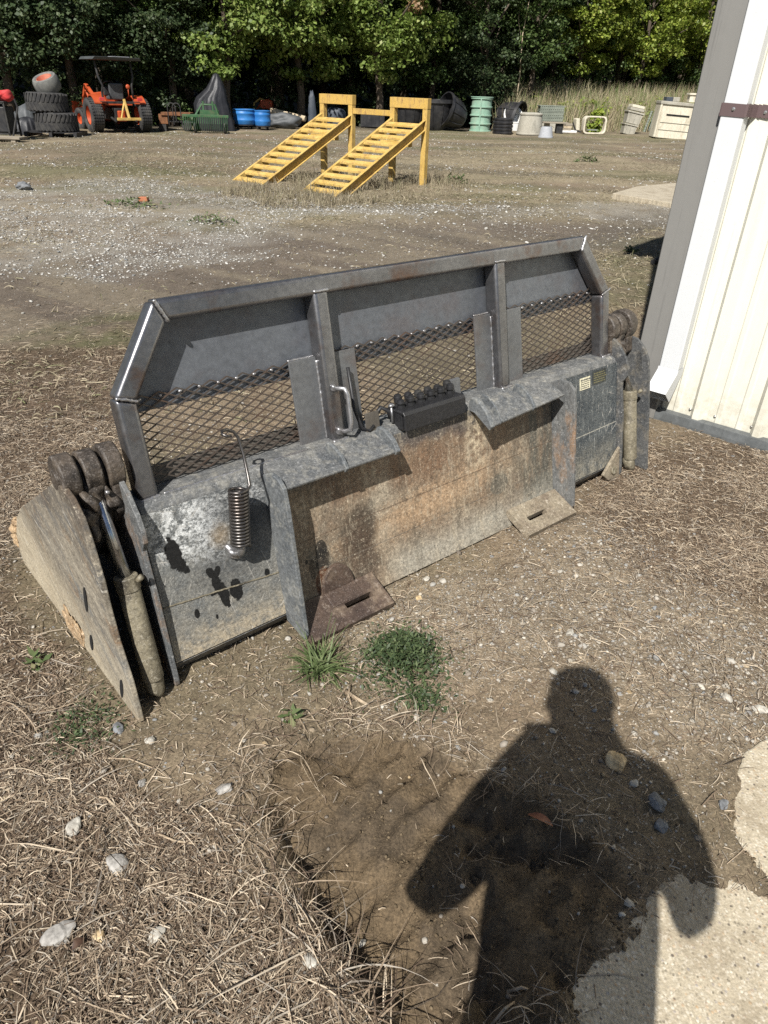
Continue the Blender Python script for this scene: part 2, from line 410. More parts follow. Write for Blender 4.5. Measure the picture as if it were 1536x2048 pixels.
t.set(Base_Color=c, Roughness=t.math('MULTIPLY_ADD', mr.outputs[1], -.22, .95), Specular_IOR_Level=.25)
h = t.math('ADD', t.math('MULTIPLY', t.noise(120, 5, .7), .8), t.math('ADD', t.math('MULTIPLY', f1, .5), t.math('MULTIPLY', f3, .8)))
t.bump(h, .9, .008)
M['ground'] = t.m
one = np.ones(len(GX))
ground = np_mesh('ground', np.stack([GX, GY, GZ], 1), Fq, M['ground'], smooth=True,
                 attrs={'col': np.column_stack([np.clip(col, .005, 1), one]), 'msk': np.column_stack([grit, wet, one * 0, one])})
tag(ground, kind='structure')

# concrete: weathered slabs with the aggregate exposed
def aggregate(name, base):
    t = NT(name)
    v = t.n('ShaderNodeTexVoronoi'); t.L(t.coord(), v.inputs['Vector']); v.inputs['Scale'].default_value = 150
    s = t.sep(v.outputs['Color'])
    c = t.ramp(s[0], [(0, tuple(k * .45 for k in base)), (.12, tuple(k * .8 for k in base)), (.5, base), (.8, (.6, .55, .45)), (.93, (.42, .3, .18)), (1, (.3, .29, .28))])
    c = t.mix(t.step(v.outputs['Distance'], .3, .62), c, tuple(k * 1.0 for k in base))
    c = t.mix(1.0, c, t.ramp(t.noise(260, 3, .7), [(.25, .72), (.75, 1.2)]), 'MULTIPLY')
    c = t.mix(t.math('MULTIPLY', t.step(t.noise(5, 7, .72), .48, .66), .75), c, (.24, .195, .135))
    c = t.mix(t.math('MULTIPLY', t.step(t.noise(60, 5, .75), .55, .62), .5), c, (.56, .51, .42))
    vd = t.n('ShaderNodeTexVoronoi'); t.L(t.coord(), vd.inputs['Vector']); vd.inputs['Scale'].default_value = 75
    pit = t.math('MULTIPLY', t.math('LESS_THAN', t.sep(vd.outputs['Color'])[1], .16), t.step(vd.outputs['Distance'], .3, .16))
    c = t.mix(pit, c, (.13, .11, .09))
    t.set(Base_Color=c, Roughness=.92, Specular_IOR_Level=.25)
    t.bump(t.math('SUBTRACT', t.math('SUBTRACT', t.noise(90, 5, .7), v.outputs['Distance']), pit), .35, .003)
    return t.m
M['slab'] = aggregate('exposed_aggregate', (.42, .365, .27))
def slab(name, poly, top, seed):
    P = []
    n = len(poly)
    for i in range(n):
        a, b = Vector(poly[i]), Vector(poly[(i + 1) % n]); k = max(1, int((b - a).length / .012))
        k = min(k, 60)
        for j in range(k):
            p = a.lerp(b, j / k); w = .012
            P.append((p.x + w * (float(fbm(p.x * 25, p.y * 25, 3, seed)) - .5) * 2, p.y + w * (float(fbm(p.x * 25, p.y * 25, 3, seed + 5)) - .5) * 2))
    rim = [(x, y, top) for x, y in P]
    mb = MB().prism([(x, y, top - .12) for x, y in P], (0, 0, .12))
    o = mb.build(name, M['slab'], bevel=.006, seg=2); fixn(o)
    return tag(o, kind='structure')
slab('concrete_slab', SLAB_A, .001, 40)
slab('concrete_slab', SLAB_B, .001, 50)
pad = slab('concrete_pad', [(3.75, 13.35), (4.5, 14.55), (6.4, 16.2), (9.5, 15.8), (8.5, 11.3), (4.6, 12.0)], .055, 60)

# ------------------------------------------------------------------ loose litter, all of it nobody could count
def island_mat(name, stops, rough=.8, spec=.3, trans=0.0, gap=0):
    t = NT(name)
    c = t.ramp(t.island(), stops)
    c = t.mix(1.0, c, t.ramp(t.noise(70, 3), [(.25, .75), (.75, 1.2)]), 'MULTIPLY')
    t.set(Base_Color=c, Roughness=rough, Specular_IOR_Level=spec)
    if trans:
        tr = t.n('ShaderNodeBsdfTranslucent'); t.L(c, tr.inputs[0]); mx = t.n('ShaderNodeMixShader'); mx.inputs[0].default_value = trans
        out = t.t.nodes['Material Output']; t.L(t.b.outputs[0], mx.inputs[1]); t.L(tr.outputs[0], mx.inputs[2]); t.L(mx.outputs[0], out.inputs[0])
    return t.m
M['straw'] = island_mat('dry_straw', [(0, (.085, .058, .04)), (.35, (.185, .135, .092)), (.6, (.32, .25, .175)), (.8, (.53, .44, .325)), (.92, (.30, .265, .22)), (1, (.07, .052, .038))])
M['drygrass'] = island_mat('dry_grass', [(0, (.13, .105, .065)), (.5, (.25, .21, .14)), (.8, (.37, .32, .225)), (1, (.13, .135, .06))])
M['pebble'] = island_mat('pebbles', [(0, (.15, .125, .1)), (.3, (.26, .23, .19)), (.55, (.38, .35, .3)), (.75, (.2, .205, .205)), (.93, (.5, .46, .39)), (1, (.34, .25, .14))], .85)
M['paleshard'] = island_mat('pale_gravel', [(0, (.17, .16, .14)), (.3, (.33, .315, .28)), (.7, (.56, .545, .51)), (1, (.18, .185, .185))], .85)

def scatter(n, x0, x1, y0, y1, dens, seed, power=None):
    r = np.random.default_rng(seed); out = []
    tot = 0; guard = 0
    while tot < n and guard < 60:
        guard += 1
        x = r.uniform(x0, x1, n); u = r.random(n)
        if power: y = y0 * (y1 / y0) ** u
        else: y = y0 + (y1 - y0) * u
        keep = r.random(n) < dens(x, y)
        out.append(np.column_stack([x[keep], y[keep]])); tot += keep.sum()
    return np.concatenate(out)[:n]
def inview(x, y, marg=.12):                                   # the wedge the photo (and a step to its side) can see
    return (np.abs(x - .05) < .62 * y + .95).astype(float)
def blades(name, P, L, Wd, mat, seed, seg=4, curve=1.0, tilt=.12, lift=.003, kink=.0):
    r = np.random.default_rng(seed); n = len(P)
    L = r.uniform(L[0], L[1], n) * (.6 + .8 * r.random(n)); wd = r.uniform(Wd[0], Wd[1], n)
    th = r.uniform(0, 2 * np.pi, n); k = r.normal(0, curve, n); rise = np.abs(r.normal(0, tilt, n))
    pts = np.zeros((n, seg + 1, 3)); x = P[:, 0].copy(); y = P[:, 1].copy(); a = th.copy()
    z0 = height(P[:, 0], P[:, 1]) + lift * r.random(n) * 3
    for i in range(seg + 1):
        s = i / seg; pts[:, i, 0] = x; pts[:, i, 1] = y
        pts[:, i, 2] = z0 + rise * L * np.sin(s * np.pi * .9) + .001
        a = a + k / seg + kink * r.normal(0, 1, n); x = x + np.cos(a) * L / seg; y = y + np.sin(a) * L / seg
    tx = np.cos(a); ty = np.sin(a); roll = r.normal(0, .7, n)
    side = np.stack([-ty * np.cos(roll), tx * np.cos(roll), np.sin(roll)], 1)
    tap = np.array([.7, 1, 1, .9, .35, .2, .2])[:seg + 1] if seg <= 6 else np.ones(seg + 1)
    A = pts - side[:, None, :] * (wd[:, None] * tap[None, :] / 2)[..., None]
    B = pts + side[:, None, :] * (wd[:, None] * tap[None, :] / 2)[..., None]
    V = np.stack([A, B], 2).reshape(n, -1, 3); base = (np.arange(n) * (seg + 1) * 2)[:, None, None]
    f = np.array([[2 * i, 2 * i + 1, 2 * i + 3, 2 * i + 2] for i in range(seg)])[None]
    return np_mesh(name, V.reshape(-1, 3), (base + f).reshape(-1, 4), mat)
def upright(name, P, H, Wd, mat, seed, lean=.35, seg=3, zfun=None):
    r = np.random.default_rng(seed); n = len(P)
    h = r.uniform(H[0], H[1], n); wd = r.uniform(Wd[0], Wd[1], n); th = r.uniform(0, 2 * np.pi, n); ln = np.abs(r.normal(0, lean, n))
    z0 = (zfun or height)(P[:, 0], P[:, 1]) - .005; V = np.zeros((n, seg + 1, 2, 3)); ph = r.uniform(0, np.pi, n)
    for i in range(seg + 1):
        s = i / seg; o = ln * h * s ** 1.7; w = wd * (1 - s) ** .7 / 2 + wd * .04
        cx = P[:, 0] + np.cos(th) * o; cy = P[:, 1] + np.sin(th) * o; cz = z0 + h * s * np.sqrt(np.clip(1 - (ln * s) ** 2 * .5, .2, 1))
        for j, sg in enumerate((-1, 1)):
            V[:, i, j, 0] = cx + sg * w * np.cos(ph); V[:, i, j, 1] = cy + sg * w * np.sin(ph); V[:, i, j, 2] = cz
    base = (np.arange(n) * (seg + 1) * 2)[:, None, None]
    f = np.array([[2 * i, 2 * i + 1, 2 * i + 3, 2 * i + 2] for i in range(seg)])[None]
    return np_mesh(name, V.reshape(-1, 3), (base + f).reshape(-1, 4), mat)
_t = (1 + 5 ** .5) / 2
ICO = np.array([(-1, _t, 0), (1, _t, 0), (-1, -_t, 0), (1, -_t, 0), (0, -1, _t), (0, 1, _t), (0, -1, -_t), (0, 1, -_t), (_t, 0, -1), (_t, 0, 1), (-_t, 0, -1), (-_t, 0, 1)]) / 1.9
ICOF = np.array([(0, 11, 5), (0, 5, 1), (0, 1, 7), (0, 7, 10), (0, 10, 11), (1, 5, 9), (5, 11, 4), (11, 10, 2), (10, 7, 6), (7, 1, 8), (3, 9, 4), (3, 4, 2), (3, 2, 6), (3, 6, 8), (3, 8, 9), (4, 9, 5), (2, 4, 11), (6, 2, 10), (8, 6, 7), (9, 8, 1)])
def stones(name, P, S, mat, seed, flat=.55, sink=.25, smooth=False):
    r = np.random.default_rng(seed); n = len(P)
    s = S[0] * (S[1] / S[0]) ** (r.random(n) ** 2.2)
    sc = np.column_stack([s * r.uniform(.7, 1.2, n), s * r.uniform(.6, 1, n), s * flat * r.uniform(.6, 1.2, n)])
    V = ICO[None] * (1 + r.normal(0, .16, (n, 12, 1))) * sc[:, None, :] / 2
    a = r.uniform(0, 2 * np.pi, n); ca, sa = np.cos(a)[:, None], np.sin(a)[:, None]
    X = V[..., 0] * ca - V[..., 1] * sa; Y = V[..., 0] * sa + V[..., 1] * ca
    tl = r.normal(0, .25, n)[:, None]; Z = V[..., 2] + X * tl
    z0 = height(P[:, 0], P[:, 1]) + sc[:, 2] * (.5 - sink)
    V = np.stack([X + P[:, :1], Y + P[:, 1:2], Z + z0[:, None]], -1)
    F = (np.arange(n) * 12)[:, None, None] + ICOF[None]
    return np_mesh(name, V.reshape(-1, 3), F.reshape(-1, 3), mat, smooth=smooth)
def off_slab(m): return 1 - .93 * sstep(.3, .9, m['slab'])

def d_near(x, y):
    m = masks(x, y); cl = sstep(.40, .58, fbm(x * 4.2, y * 4.2, 4, 71))
    return inview(x, y) * off_slab(m) * (.06 + .94 * m['straw'] * (.05 + .95 * cl)) * (1 - .93 * m['rut'])
tag(blades('straw_litter', scatter(10500, -2.2, 2.4, .45, 2.9, d_near, 1), (.02, .10), (.0008, .0021), M['straw'], 2, curve=.35, tilt=.07, kink=.05), kind='stuff')
tag(blades('chaff', scatter(125000, -2.2, 2.6, .45, 3.3, d_near, 21), (.005, .026), (.0008, .0028), M['straw'], 22, seg=2, curve=.4, tilt=.16, kink=.15), kind='stuff')
def d_mid(x, y):
    m = masks(x, y); cl = sstep(.3, .65, fbm(x * 3, y * 3, 3, 72))
    return inview(x, y) * off_slab(m) * np.clip(.10 + .55 * m['straw'] + .25 * m['gravn'] * cl - .9 * m['rut'], 0, 1) * (.35 + .65 * cl)
tag(blades('dry_stalks', scatter(48000, -4.2, 4.4, .5, 5.6, d_mid, 3), (.01, .06), (.001, .0026), M['straw'], 4, seg=3, curve=.4, tilt=.10, kink=.08), kind='stuff')
def d_edge(x, y):                                             # roots and stalks torn loose along the edge of the rut
    m = masks(x, y); return np.exp(-((m['rutd'] + .03) / .05) ** 2) * sstep(.55, .2, x) * off_slab(m)
tag(blades('torn_roots', scatter(760, -.5, .5, .55, 1.5, d_edge, 5), (.03, .12), (.0011, .0028), M['straw'], 6, seg=5, curve=.7, tilt=.2, kink=.14), kind='stuff')
def d_rut(x, y):
    m = masks(x, y); return m['rut'] * sstep(.5, .7, fbm(x * 6, y * 6, 3, 77))
tag(blades('straw_wisps', scatter(320, -.5, .8, .55, 1.5, d_rut, 7), (.015, .06), (.0009, .0022), M['straw'], 8, curve=.5, tilt=.06, kink=.12), kind='stuff')
def d_yard(x, y):
    m = masks(x, y); cl = sstep(.42, .62, fbm(x * .9, y * 1.8, 4, 73))
    return inview(x, y) * (.25 + .75 * sstep(5, 7, y)) * np.clip(cl * (.5 - .45 * m['track'] - .3 * m['grav']) + .4 * m['moss'] + .9 * m['ramp'] + .02 - m['wood'], 0, 1)
tag(blades('dry_thatch', scatter(60000, -14, 12, 3.2, 26, d_yard, 9, True), (.03, .10), (.0025, .0075), M['drygrass'], 10, tilt=.25, seg=3), kind='stuff')
def d_ramp(x, y):
    m = masks(x, y); return m['ramp'] * sstep(.3, .6, fbm(x * 2.5, y * 2.5, 3, 74))
tag(upright('dry_grass', scatter(7000, -3.5, 1.8, 10.8, 15.5, d_ramp, 11), (.05, .22), (.004, .009), M['drygrass'], 12, lean=.8), kind='stuff')
def d_peb(x, y):
    m = masks(x, y)
    return inview(x, y) * off_slab(m) * np.clip(.16 + .8 * m['gravn'] + .1 * m['straw'] - .13 * m['rut'], .012, 1) * (.3 + .7 * sstep(.4, .6, fbm(x * 4, y * 4, 3, 75)))
tag(stones('pebbles', scatter(13000, -1.8, 2.6, .5, 3.6, d_peb, 13), (.003, .017), M['pebble'], 14), kind='stuff')
def d_peb2(x, y):
    m = masks(x, y)
    return inview(x, y) * off_slab(m) * np.clip(.10 + .5 * m['gravn'] - .1 * m['rut'], .01, 1) * sstep(.3, .6, fbm(x * 2, y * 2, 3, 79))
tag(stones('gravel_grit', scatter(260, -1.6, 2.4, .5, 3.4, d_peb2, 15), (.015, .032), M['pebble'], 16), kind='stuff')
def d_grav(x, y):
    m = masks(x, y); return inview(x, y) * (.12 + .88 * sstep(5.6, 7.2, y)) * np.clip(.03 + m['grav'] * sstep(.3, .6, fbm(x * .9, y * .9, 4, 76)) + .06 * m['track'], 0, 1)
tag(stones('pale_gravel', scatter(26000, -9, 8, 4.2, 15, d_grav, 17, True), (.008, .042), M['paleshard'], 18, flat=.4), kind='stuff')
def d_far(x, y):
    m = masks(x, y); return inview(x, y) * (1 - m['wood']) * (1 - m['bank']) * sstep(.4, .65, fbm(x * .45, y * 1.1, 4, 78)) * (1 - .4 * m['track'])
tag(stones('scattered_chips', scatter(9000, -18, 16, 9, 33, d_far, 19, True), (.018, .07), M['paleshard'], 20, flat=.45), kind='stuff')

M['clod'] = island_mat('soil_clods', [(0, (.075, .055, .034)), (.5, (.12, .09, .056)), (1, (.165, .128, .082))], .95, .15)
def d_clod(x, y):
    m = masks(x, y); return off_slab(m) * np.clip(m['rut'] * sstep(.35, .6, fbm(x * 7, y * 7, 4, 81)) + .9 * np.exp(-((m['rutd'] - .01) / .05) ** 2), 0, 1)
tag(stones('soil_clods', scatter(4200, -.55, .75, .5, 1.55, d_clod, 41), (.002, .011), M['clod'], 42, flat=.75, sink=.35), kind='stuff')
def d_slab(x, y):
    m = masks(x, y); return np.exp(-((m['slab'] - .35) / .4) ** 2) * (m['slab'] > .02)
tag(stones('slab_edge_soil', scatter(2600, .25, 1.9, .3, 1.7, d_slab, 43), (.003, .013), M['clod'], 44, flat=.6, sink=.1), kind='stuff')
def d_crumb(x, y):
    m = masks(x, y); return inview(x, y) * off_slab(m) * (.4 + .6 * m['straw']) * sstep(.35, .6, fbm(x * 6, y * 6, 3, 83))
tag(stones('soil_crumbs', scatter(9000, -1.4, 1.9, .5, 2.6, d_crumb, 45), (.002, .011), M['clod'], 46, flat=.7, sink=.3), kind='stuff')

def d_long(x, y):
    m = masks(x, y); b = np.exp(-(((x - .0) / .22) ** 2 + ((y - .66) / .12) ** 2)) + np.exp(-(((x + .05) / .12) ** 2 + ((y - .95) / .25) ** 2))
    return off_slab(m) * np.clip(.10 * m['straw'] * sstep(1.9, 1.2, y) + .8 * b * (1 - m['rut']), 0, 1)
tag(blades('long_dry_stems', scatter(520, -1.2, .7, .48, 2.0, d_long, 51), (.10, .26), (.0016, .0040), M['straw'], 52, seg=6, curve=.45, tilt=.05, kink=.10), kind='stuff')

# ================================================================== LOADER BUCKET (local axes: x along, y up the back plate, z towards the camera)
LEAN = math.radians(12)
BX = Vector((0.76, 0.65, 0)).normalized(); BH = Vector((BX.y, -BX.x, 0)); BZ = Vector((0, 0, 1))
BU = BZ * math.cos(LEAN) - BH * math.sin(LEAN); BN = BH * math.cos(LEAN) + BZ * math.sin(LEAN)
BO = gp(352, 1325, .06)
def bz(x, b, z):                                              # a point given by its distance behind the plate's foot and its height
    z -= .06
    return Vector((x, b * math.sin(LEAN) + z * math.cos(LEAN), -b * math.cos(LEAN) + z * math.sin(LEAN)))
bucket = empty('loader_bucket', label='worn steel loader bucket with tall welded mesh guard, back plate facing the camera', cat='loader bucket')
bucket.matrix_world = Matrix(((BX.x, BU.x, BN.x, BO.x), (BX.y, BU.y, BN.y, BO.y), (BX.z, BU.z, BN.z, BO.z), (0, 0, 0, 1)))

def steel(name, base, var, rustamt=.35, rough=.5, metal=.55, dirs=(1, 1, 1)):
    t = NT(name); v = t.map(t.coord(), scale=dirs)
    c = t.mix(t.step(t.noise(3.5, 6, .65, v), .3, .7), base, var)
    c = t.mix(1.0, c, t.ramp(t.noise(55, 4, .7, v), [(.25, .75), (.75, 1.25)]), 'MULTIPLY')
    c = t.mix(t.math('MULTIPLY', t.step(t.noise(7, 5, .65), .52, .7), rustamt), c, (.17, .085, .045))
    c = t.mix(t.math('MULTIPLY', t.step(t.noise(2.2, 4, .6, t.map(t.coord(), scale=(1, 1, 1), loc=(3, 1, 0))), .56, .7), .5), c, tuple(k * .55 for k in base))
    t.set(Base_Color=c, Metallic=metal, Roughness=t.math('MULTIPLY_ADD', t.noise(30, 5, .7, v), .35, rough - .17))
    t.bump(t.noise(160, 4, .7), .08, .002)
    return t.m
M['tube'] = steel('raw_steel_tube', (.24, .238, .245), (.13, .13, .138), .55, .34, .85, (1, 1, 1))
M['panel'] = steel('mill_scale_sheet', (.135, .145, .16), (.105, .113, .128), .12, .5, .35)
M['gusset'] = steel('grey_plate_steel', (.15, .155, .16), (.12, .122, .125), .25, .5, .4)
M['strand'] = steel('expanded_mesh_steel', (.105, .085, .07), (.075, .063, .055), .4, .5, .45)
M['weld'] = steel('weld_metal', (.42, .42, .43), (.26, .25, .25), .15, .38, .8)
M['angle'] = steel('dull_flat_bar', (.13, .115, .095), (.12, .11, .1), .3, .6, .3)

# painted back plate: slate paint, scraped and dusty
def plate_mat(name, centre=False):
    t = NT(name); P = t.coord(); s = t.sep(P)
    if not centre:
        c = t.mix(t.step(t.noise(3.2, 7, .7), .36, .66), (.085, .094, .10), (.15, .155, .15))
        c = t.mix(t.math('MULTIPLY', t.step(t.noise(26, 7, .8), .5, .6), .55), c, (.21, .21, .195))
        dust = t.math('MULTIPLY', t.step(s[1], .36, .0), t.step(t.noise(11, 7, .78), .33, .6))
        c = t.mix(t.math('MULTIPLY', dust, .75), c, (.27, .24, .185))
        c = t.mix(t.math('MULTIPLY', t.step(s[1], .09, .005), t.step(t.noise(22, 7, .8), .38, .58)), c, (.37, .31, .22))
        vs_ = t.map(P, scale=(1, .12, 1))
        dark2 = t.mix(t.step(t.noise(7, 7, .75), .42, .64), (.032, .040, .047), (.085, .094, .096))
        dark2 = t.mix(t.math('MULTIPLY', t.step(t.noise(80, 5, .75, vs_), .54, .64), .6), dark2, (.22, .23, .22))
        dark2 = t.mix(t.math('MULTIPLY', t.math('MULTIPLY', t.step(s[1], .16, .0), t.step(t.noise(24, 7, .8), .38, .6)), .85), dark2, (.27, .245, .19))
        c = t.mix(t.step(s[0], 1.715, 1.722), c, dark2)
        # scraped bare patches, pale and granular
        gran = t.step(t.noise(34, 9, .86), .485, .525); gran2 = t.step(t.noise(58, 8, .84, t.map(P, loc=(3, 2, 0), scale=(1, 1.5, 1), rot=(0, 0, .4))), .49, .53)
        sc1 = t.math('MULTIPLY', t.ellipse(.11, .385, .115, .10, -.25, .6, 20, .35), gran)
        sc2 = t.math('MULTIPLY', t.ellipse(.20, .345, .06, .10, .5, .6, 25, .35), gran2)
        sc3 = t.math('MULTIPLY', t.ellipse(.29, .42, .085, .05, 0, .6, 25, .35), gran2)
        for f_ in (sc1, sc2, sc3): c = t.mix(t.math('MULTIPLY', f_, .92), c, (.56, .57, .56))
        for th_, sx, sy, rt in ((.655, 5, .35, .5), (.67, .4, 5, .35), (.66, 4, .25, -.25), (.67, 3, .2, .9)):
            scr = t.step(t.noise(21, 3, .6, t.map(t.map(P, rot=(0, 0, rt)), scale=(sx, sy, 1))), th_, th_ + .025)
            c = t.mix(t.math('MULTIPLY', scr, .6), c, (.44, .42, .38))
        c = t.mix(t.math('MULTIPLY', t.step(t.noise(210, 3, .6), .6, .68), .7), c, (.42, .4, .35))
        c = t.mix(t.math('MULTIPLY', t.step(t.noise(70, 8, .8, t.map(P, loc=(7, 1, 0))), .56, .62), .7), c, (.035, .037, .04))
        # welding soot
        c = t.mix(t.math('MULTIPLY', t.ellipse(.285, .36, .09, .10, 0, .4, 14, .7), .75), c, (.028, .03, .034))
        c = t.mix(t.math('MULTIPLY', t.ellipse(.21, .325, .028, .028, 0, .4, 30, .7), .7), c, (.22, .16, .09))
        c = t.mix(t.math('MULTIPLY', t.ellipse(.22, .22, .09, .05, 0, .5, 14, .9), .5), c, (.045, .047, .05))
        oils = [(.066, .318, .022, .052, .1), (.070, .30, .016, .05, .5), (.16, .222, .012, .022, .45), (.178, .222, .010, .02, -.35), (.170, .185, .013, .045, .12), (.185, .145, .016, .045, .12), (.165, .162, .02, .007, .2), (.225, .145, .021, .036, 0), (.093, .12, .0085, .015, 0), (.335, .158, .009, .013, 0), (.15, .085, .004, .008, 0)]
        for i, (x, y, a, b, r) in enumerate(oils):
            c = t.mix(t.ellipse(x, y, a, b, r, .5 if a > .009 else .1, 45, .06), c, (.009, .009, .009))
        # rust run beside the coupler and on the right
        rr = t.math('MULTIPLY', t.step(s[0], 1.78, 1.70), t.step(t.noise(9, 6, .75, t.map(P, scale=(1.5, .5, 1))), .42, .58))
        rr = t.math('MULTIPLY', rr, t.step(s[0], 1.62, 1.69)); c = t.mix(rr, c, (.23, .115, .055))
        wl = t.math('MULTIPLY', t.math('LESS_THAN', t.math('ABSOLUTE', t.math('SUBTRACT', s[1], t.math('MULTIPLY_ADD', s[0], .022, .145))), .002), t.math('GREATER_THAN', s[0], 1.7))
        c = t.mix(wl, c, (.3, .29, .25))
    else:
        c = t.mix(t.step(t.noise(4.5, 7, .68), .33, .68), (.15, .10, .066), (.235, .185, .128))
        c = t.mix(t.step(t.noise(3.1, 5, .65, t.map(P, loc=(5, 2, 0), scale=(1, .8, 1))), .5, .66), c, (.13, .115, .09))
        # dark paint left along the top and right, dust low down
        c = t.mix(t.math('MULTIPLY', t.step(t.math('ADD', s[1], t.math('MULTIPLY', t.noise(12, 4), .12)), .44, .47), .9), c, (.055, .06, .064))
        dk = t.math('MULTIPLY', t.step(s[0], 1.42, 1.55), t.step(t.noise(7, 6, .7, t.map(P, scale=(1.6, .45, 1))), .4, .56)); c = t.mix(t.math('MULTIPLY', dk, .85), c, (.075, .08, .07))
        pale = t.math('MULTIPLY', t.step(t.math('ADD', s[1], t.math('MULTIPLY', t.noise(8, 5), .1)), .15, .05), t.step(s[0], .78, .86))
        c = t.mix(t.math('MULTIPLY', pale, .75), c, (.29, .275, .23))
        c = t.mix(t.math('MULTIPLY', t.ellipse(1.0, .17, .32, .05, .12, .5, 12, .6), .75), c, (.34, .23, .14))
        c = t.mix(t.math('MULTIPLY', t.math('MULTIPLY', t.ellipse(1.0, .17, .40, .08, .12, .6, 12, .6), t.step(t.noise(75, 5, .75), .5, .6)), .8), c, (.40, .285, .18))
        c = t.mix(t.math('MULTIPLY', t.ellipse(1.0, .35, .3, .06, 0, .6, 9, .8), .6), c, (.14, .075, .04))
        pv = t.math('MULTIPLY', t.ellipse(.80, .22, .05, .24, .05, .4, 10, .7), t.step(t.noise(14, 5, .7), .35, .6)); c = t.mix(t.math('MULTIPLY', pv, .6), c, (.38, .33, .25))
        c = t.mix(t.math('MULTIPLY', t.ellipse(1.26, .36, .05, .12, 0, .6, 12, .5), t.step(t.noise(30, 5, .75), .42, .6)), c, (.48, .4, .28))
        # oil soaked patches
        c = t.mix(t.math('MULTIPLY', t.ellipse(.70, .17, .065, .10, 0, .3, 12, .25), .8), c, (.035, .028, .022))
        c = t.mix(t.math('MULTIPLY', t.ellipse(.675, .06, .085, .14, 0, .3, 12, .2), .65), c, (.06, .04, .028))
        for i, (x, y, a, b, cc) in enumerate([(.535, .16, .022, .036, (.012, .011, .01)), (.535, .115, .032, .05, (.014, .013, .012)), (.495, .105, .016, .035, (.05, .04, .03)), (.53, .045, .034, .055, (.075, .03, .014)), (.475, .14, .006, .008, (.02, .018, .015)), (1.375, .13, .05, .04, (.11, .1, .08))]):
            c = t.mix(t.math('MULTIPLY', t.ellipse(x, y, a, b, 0, .12, 40, .06), .9), c, cc)
        for k in (.235, .12):                                  # two faint welds across the plate
            ln = t.math('LESS_THAN', t.math('ABSOLUTE', t.math('SUBTRACT', s[1], t.math('MULTIPLY_ADD', s[0], .01, k - .03))), .0022); c = t.mix(t.math('MULTIPLY', ln, .7), c, (.09, .06, .04) if k > .2 else (.12, .1, .08))
        stv = t.step(t.noise(9, 7, .8, t.map(P, scale=(2.2, .35, 1))), .5, .64); c = t.mix(t.math('MULTIPLY', stv, .55), c, (.075, .065, .05))
        stw = t.step(t.noise(8, 8, .82, t.map(P, loc=(9, 3, 0), scale=(2.5, .5, 1))), .53, .62); c = t.mix(t.math('MULTIPLY', stw, .6), c, (.36, .31, .23))
        c = t.mix(t.math('MULTIPLY', t.step(t.noise(42, 8, .82), .56, .62), .6), c, (.42, .36, .27))
        c = t.mix(t.math('MULTIPLY', t.step(t.noise(52, 8, .82, t.map(P, loc=(5, 8, 0))), .56, .62), .6), c, (.06, .048, .038))
        scr = t.step(t.noise(20, 3, .6, t.map(P, scale=(6, .3, 1))), .66, .72); c = t.mix(t.math('MULTIPLY', scr, .5), c, (.4, .36, .28))
        c = t.mix(t.math('MULTIPLY', t.step(t.noise(170, 2, .5), .64, .72), .55), c, (.44, .39, .3))
    f = t.noise(110, 4, .7)
    c = t.mix(1.0, c, t.ramp(f, [(.3, .55), (.5, 1.0), (.7, 1.5)]), 'MULTIPLY')
    c = t.mix(1.0, c, t.ramp(t.noise(340, 3, .7), [(.3, .65), (.7, 1.4)]), 'MULTIPLY')
    t.set(Base_Color=c, Roughness=t.math('MULTIPLY_ADD', f, .35, .42), Specular_IOR_Level=.35)
    t.bump(t.math('ADD', f, t.math('MULTIPLY', t.noise(14, 5, .6), 1.2)), .22, .004)
    return t.m
M['plate'] = plate_mat('slate_painted_plate'); M['coupler'] = plate_mat('rusty_coupler_plate', True)
M['flange'] = grunge('scuffed_slate_edge', (.13, .137, .14), (.075, .083, .09), 10, .58, c3=(.34, .33, .29), scale3=28, amt3=.5, bump=.25, speck=0.6)
M['lip'] = grunge('scuffed_dusty_lip', (.07, .075, .08), (.135, .135, .13), 9, .55, c3=(.34, .32, .27), scale3=26, amt3=.5, bump=.25, speck=0.55)
M['oilrust'] = grunge('oily_brown_steel', (.045, .03, .024), (.085, .058, .043), 9, .55, c3=(.26, .2, .14), scale3=12, amt3=.55, bump=.3, speck=0.4)
M['dustrust'] = grunge('dusty_rust_steel', (.15, .12, .085), (.23, .195, .14), 9, .8, c3=(.1, .07, .05), scale3=14, amt3=.6, bump=.3, speck=0.6)
M['rustflange'] = grunge('rusty_slate_flange', (.075, .082, .088), (.13, .13, .125), 7, .6, c3=(.27, .16, .085), scale3=9, amt3=.85, bump=.3, stretch=(1, .5, 1), speck=0.6)
M['greasy'] = grunge('greasy_iron', (.022, .018, .015), (.07, .055, .042), 12, .55, c3=(.17, .135, .1), scale3=16, amt3=.5, bump=.6, bdist=.008, speck=0.45)
M['barrel'] = grunge('dusty_cylinder_barrel', (.115, .10, .07), (.205, .18, .125), 11, .5, c3=(.035, .03, .024), scale3=9, amt3=.85, bump=.3, speck=0.5)
M['chrome'] = steel('chrome_rod', (.55, .56, .58), (.45, .46, .48), .0, .24, 1.0)
M['sidedark'] = grunge('dark_side_plate', (.05, .053, .056), (.09, .09, .088), 8, .65, c3=(.3, .25, .17), scale3=12, amt3=.5, bump=.3, speck=0.5)
M['blackpaint'] = grunge('satin_black_paint', (.012, .012, .013), (.018, .018, .02), 8, .5, spec=.45)
M['springsteel'] = steel('oiled_spring_steel', (.13, .12, .115), (.09, .085, .08), .2, .33, .85)
M['clay'] = grunge('dried_clay', (.27, .18, .10), (.38, .275, .165), 28, .95, bump=.9, bdist=.012, speck=.5)
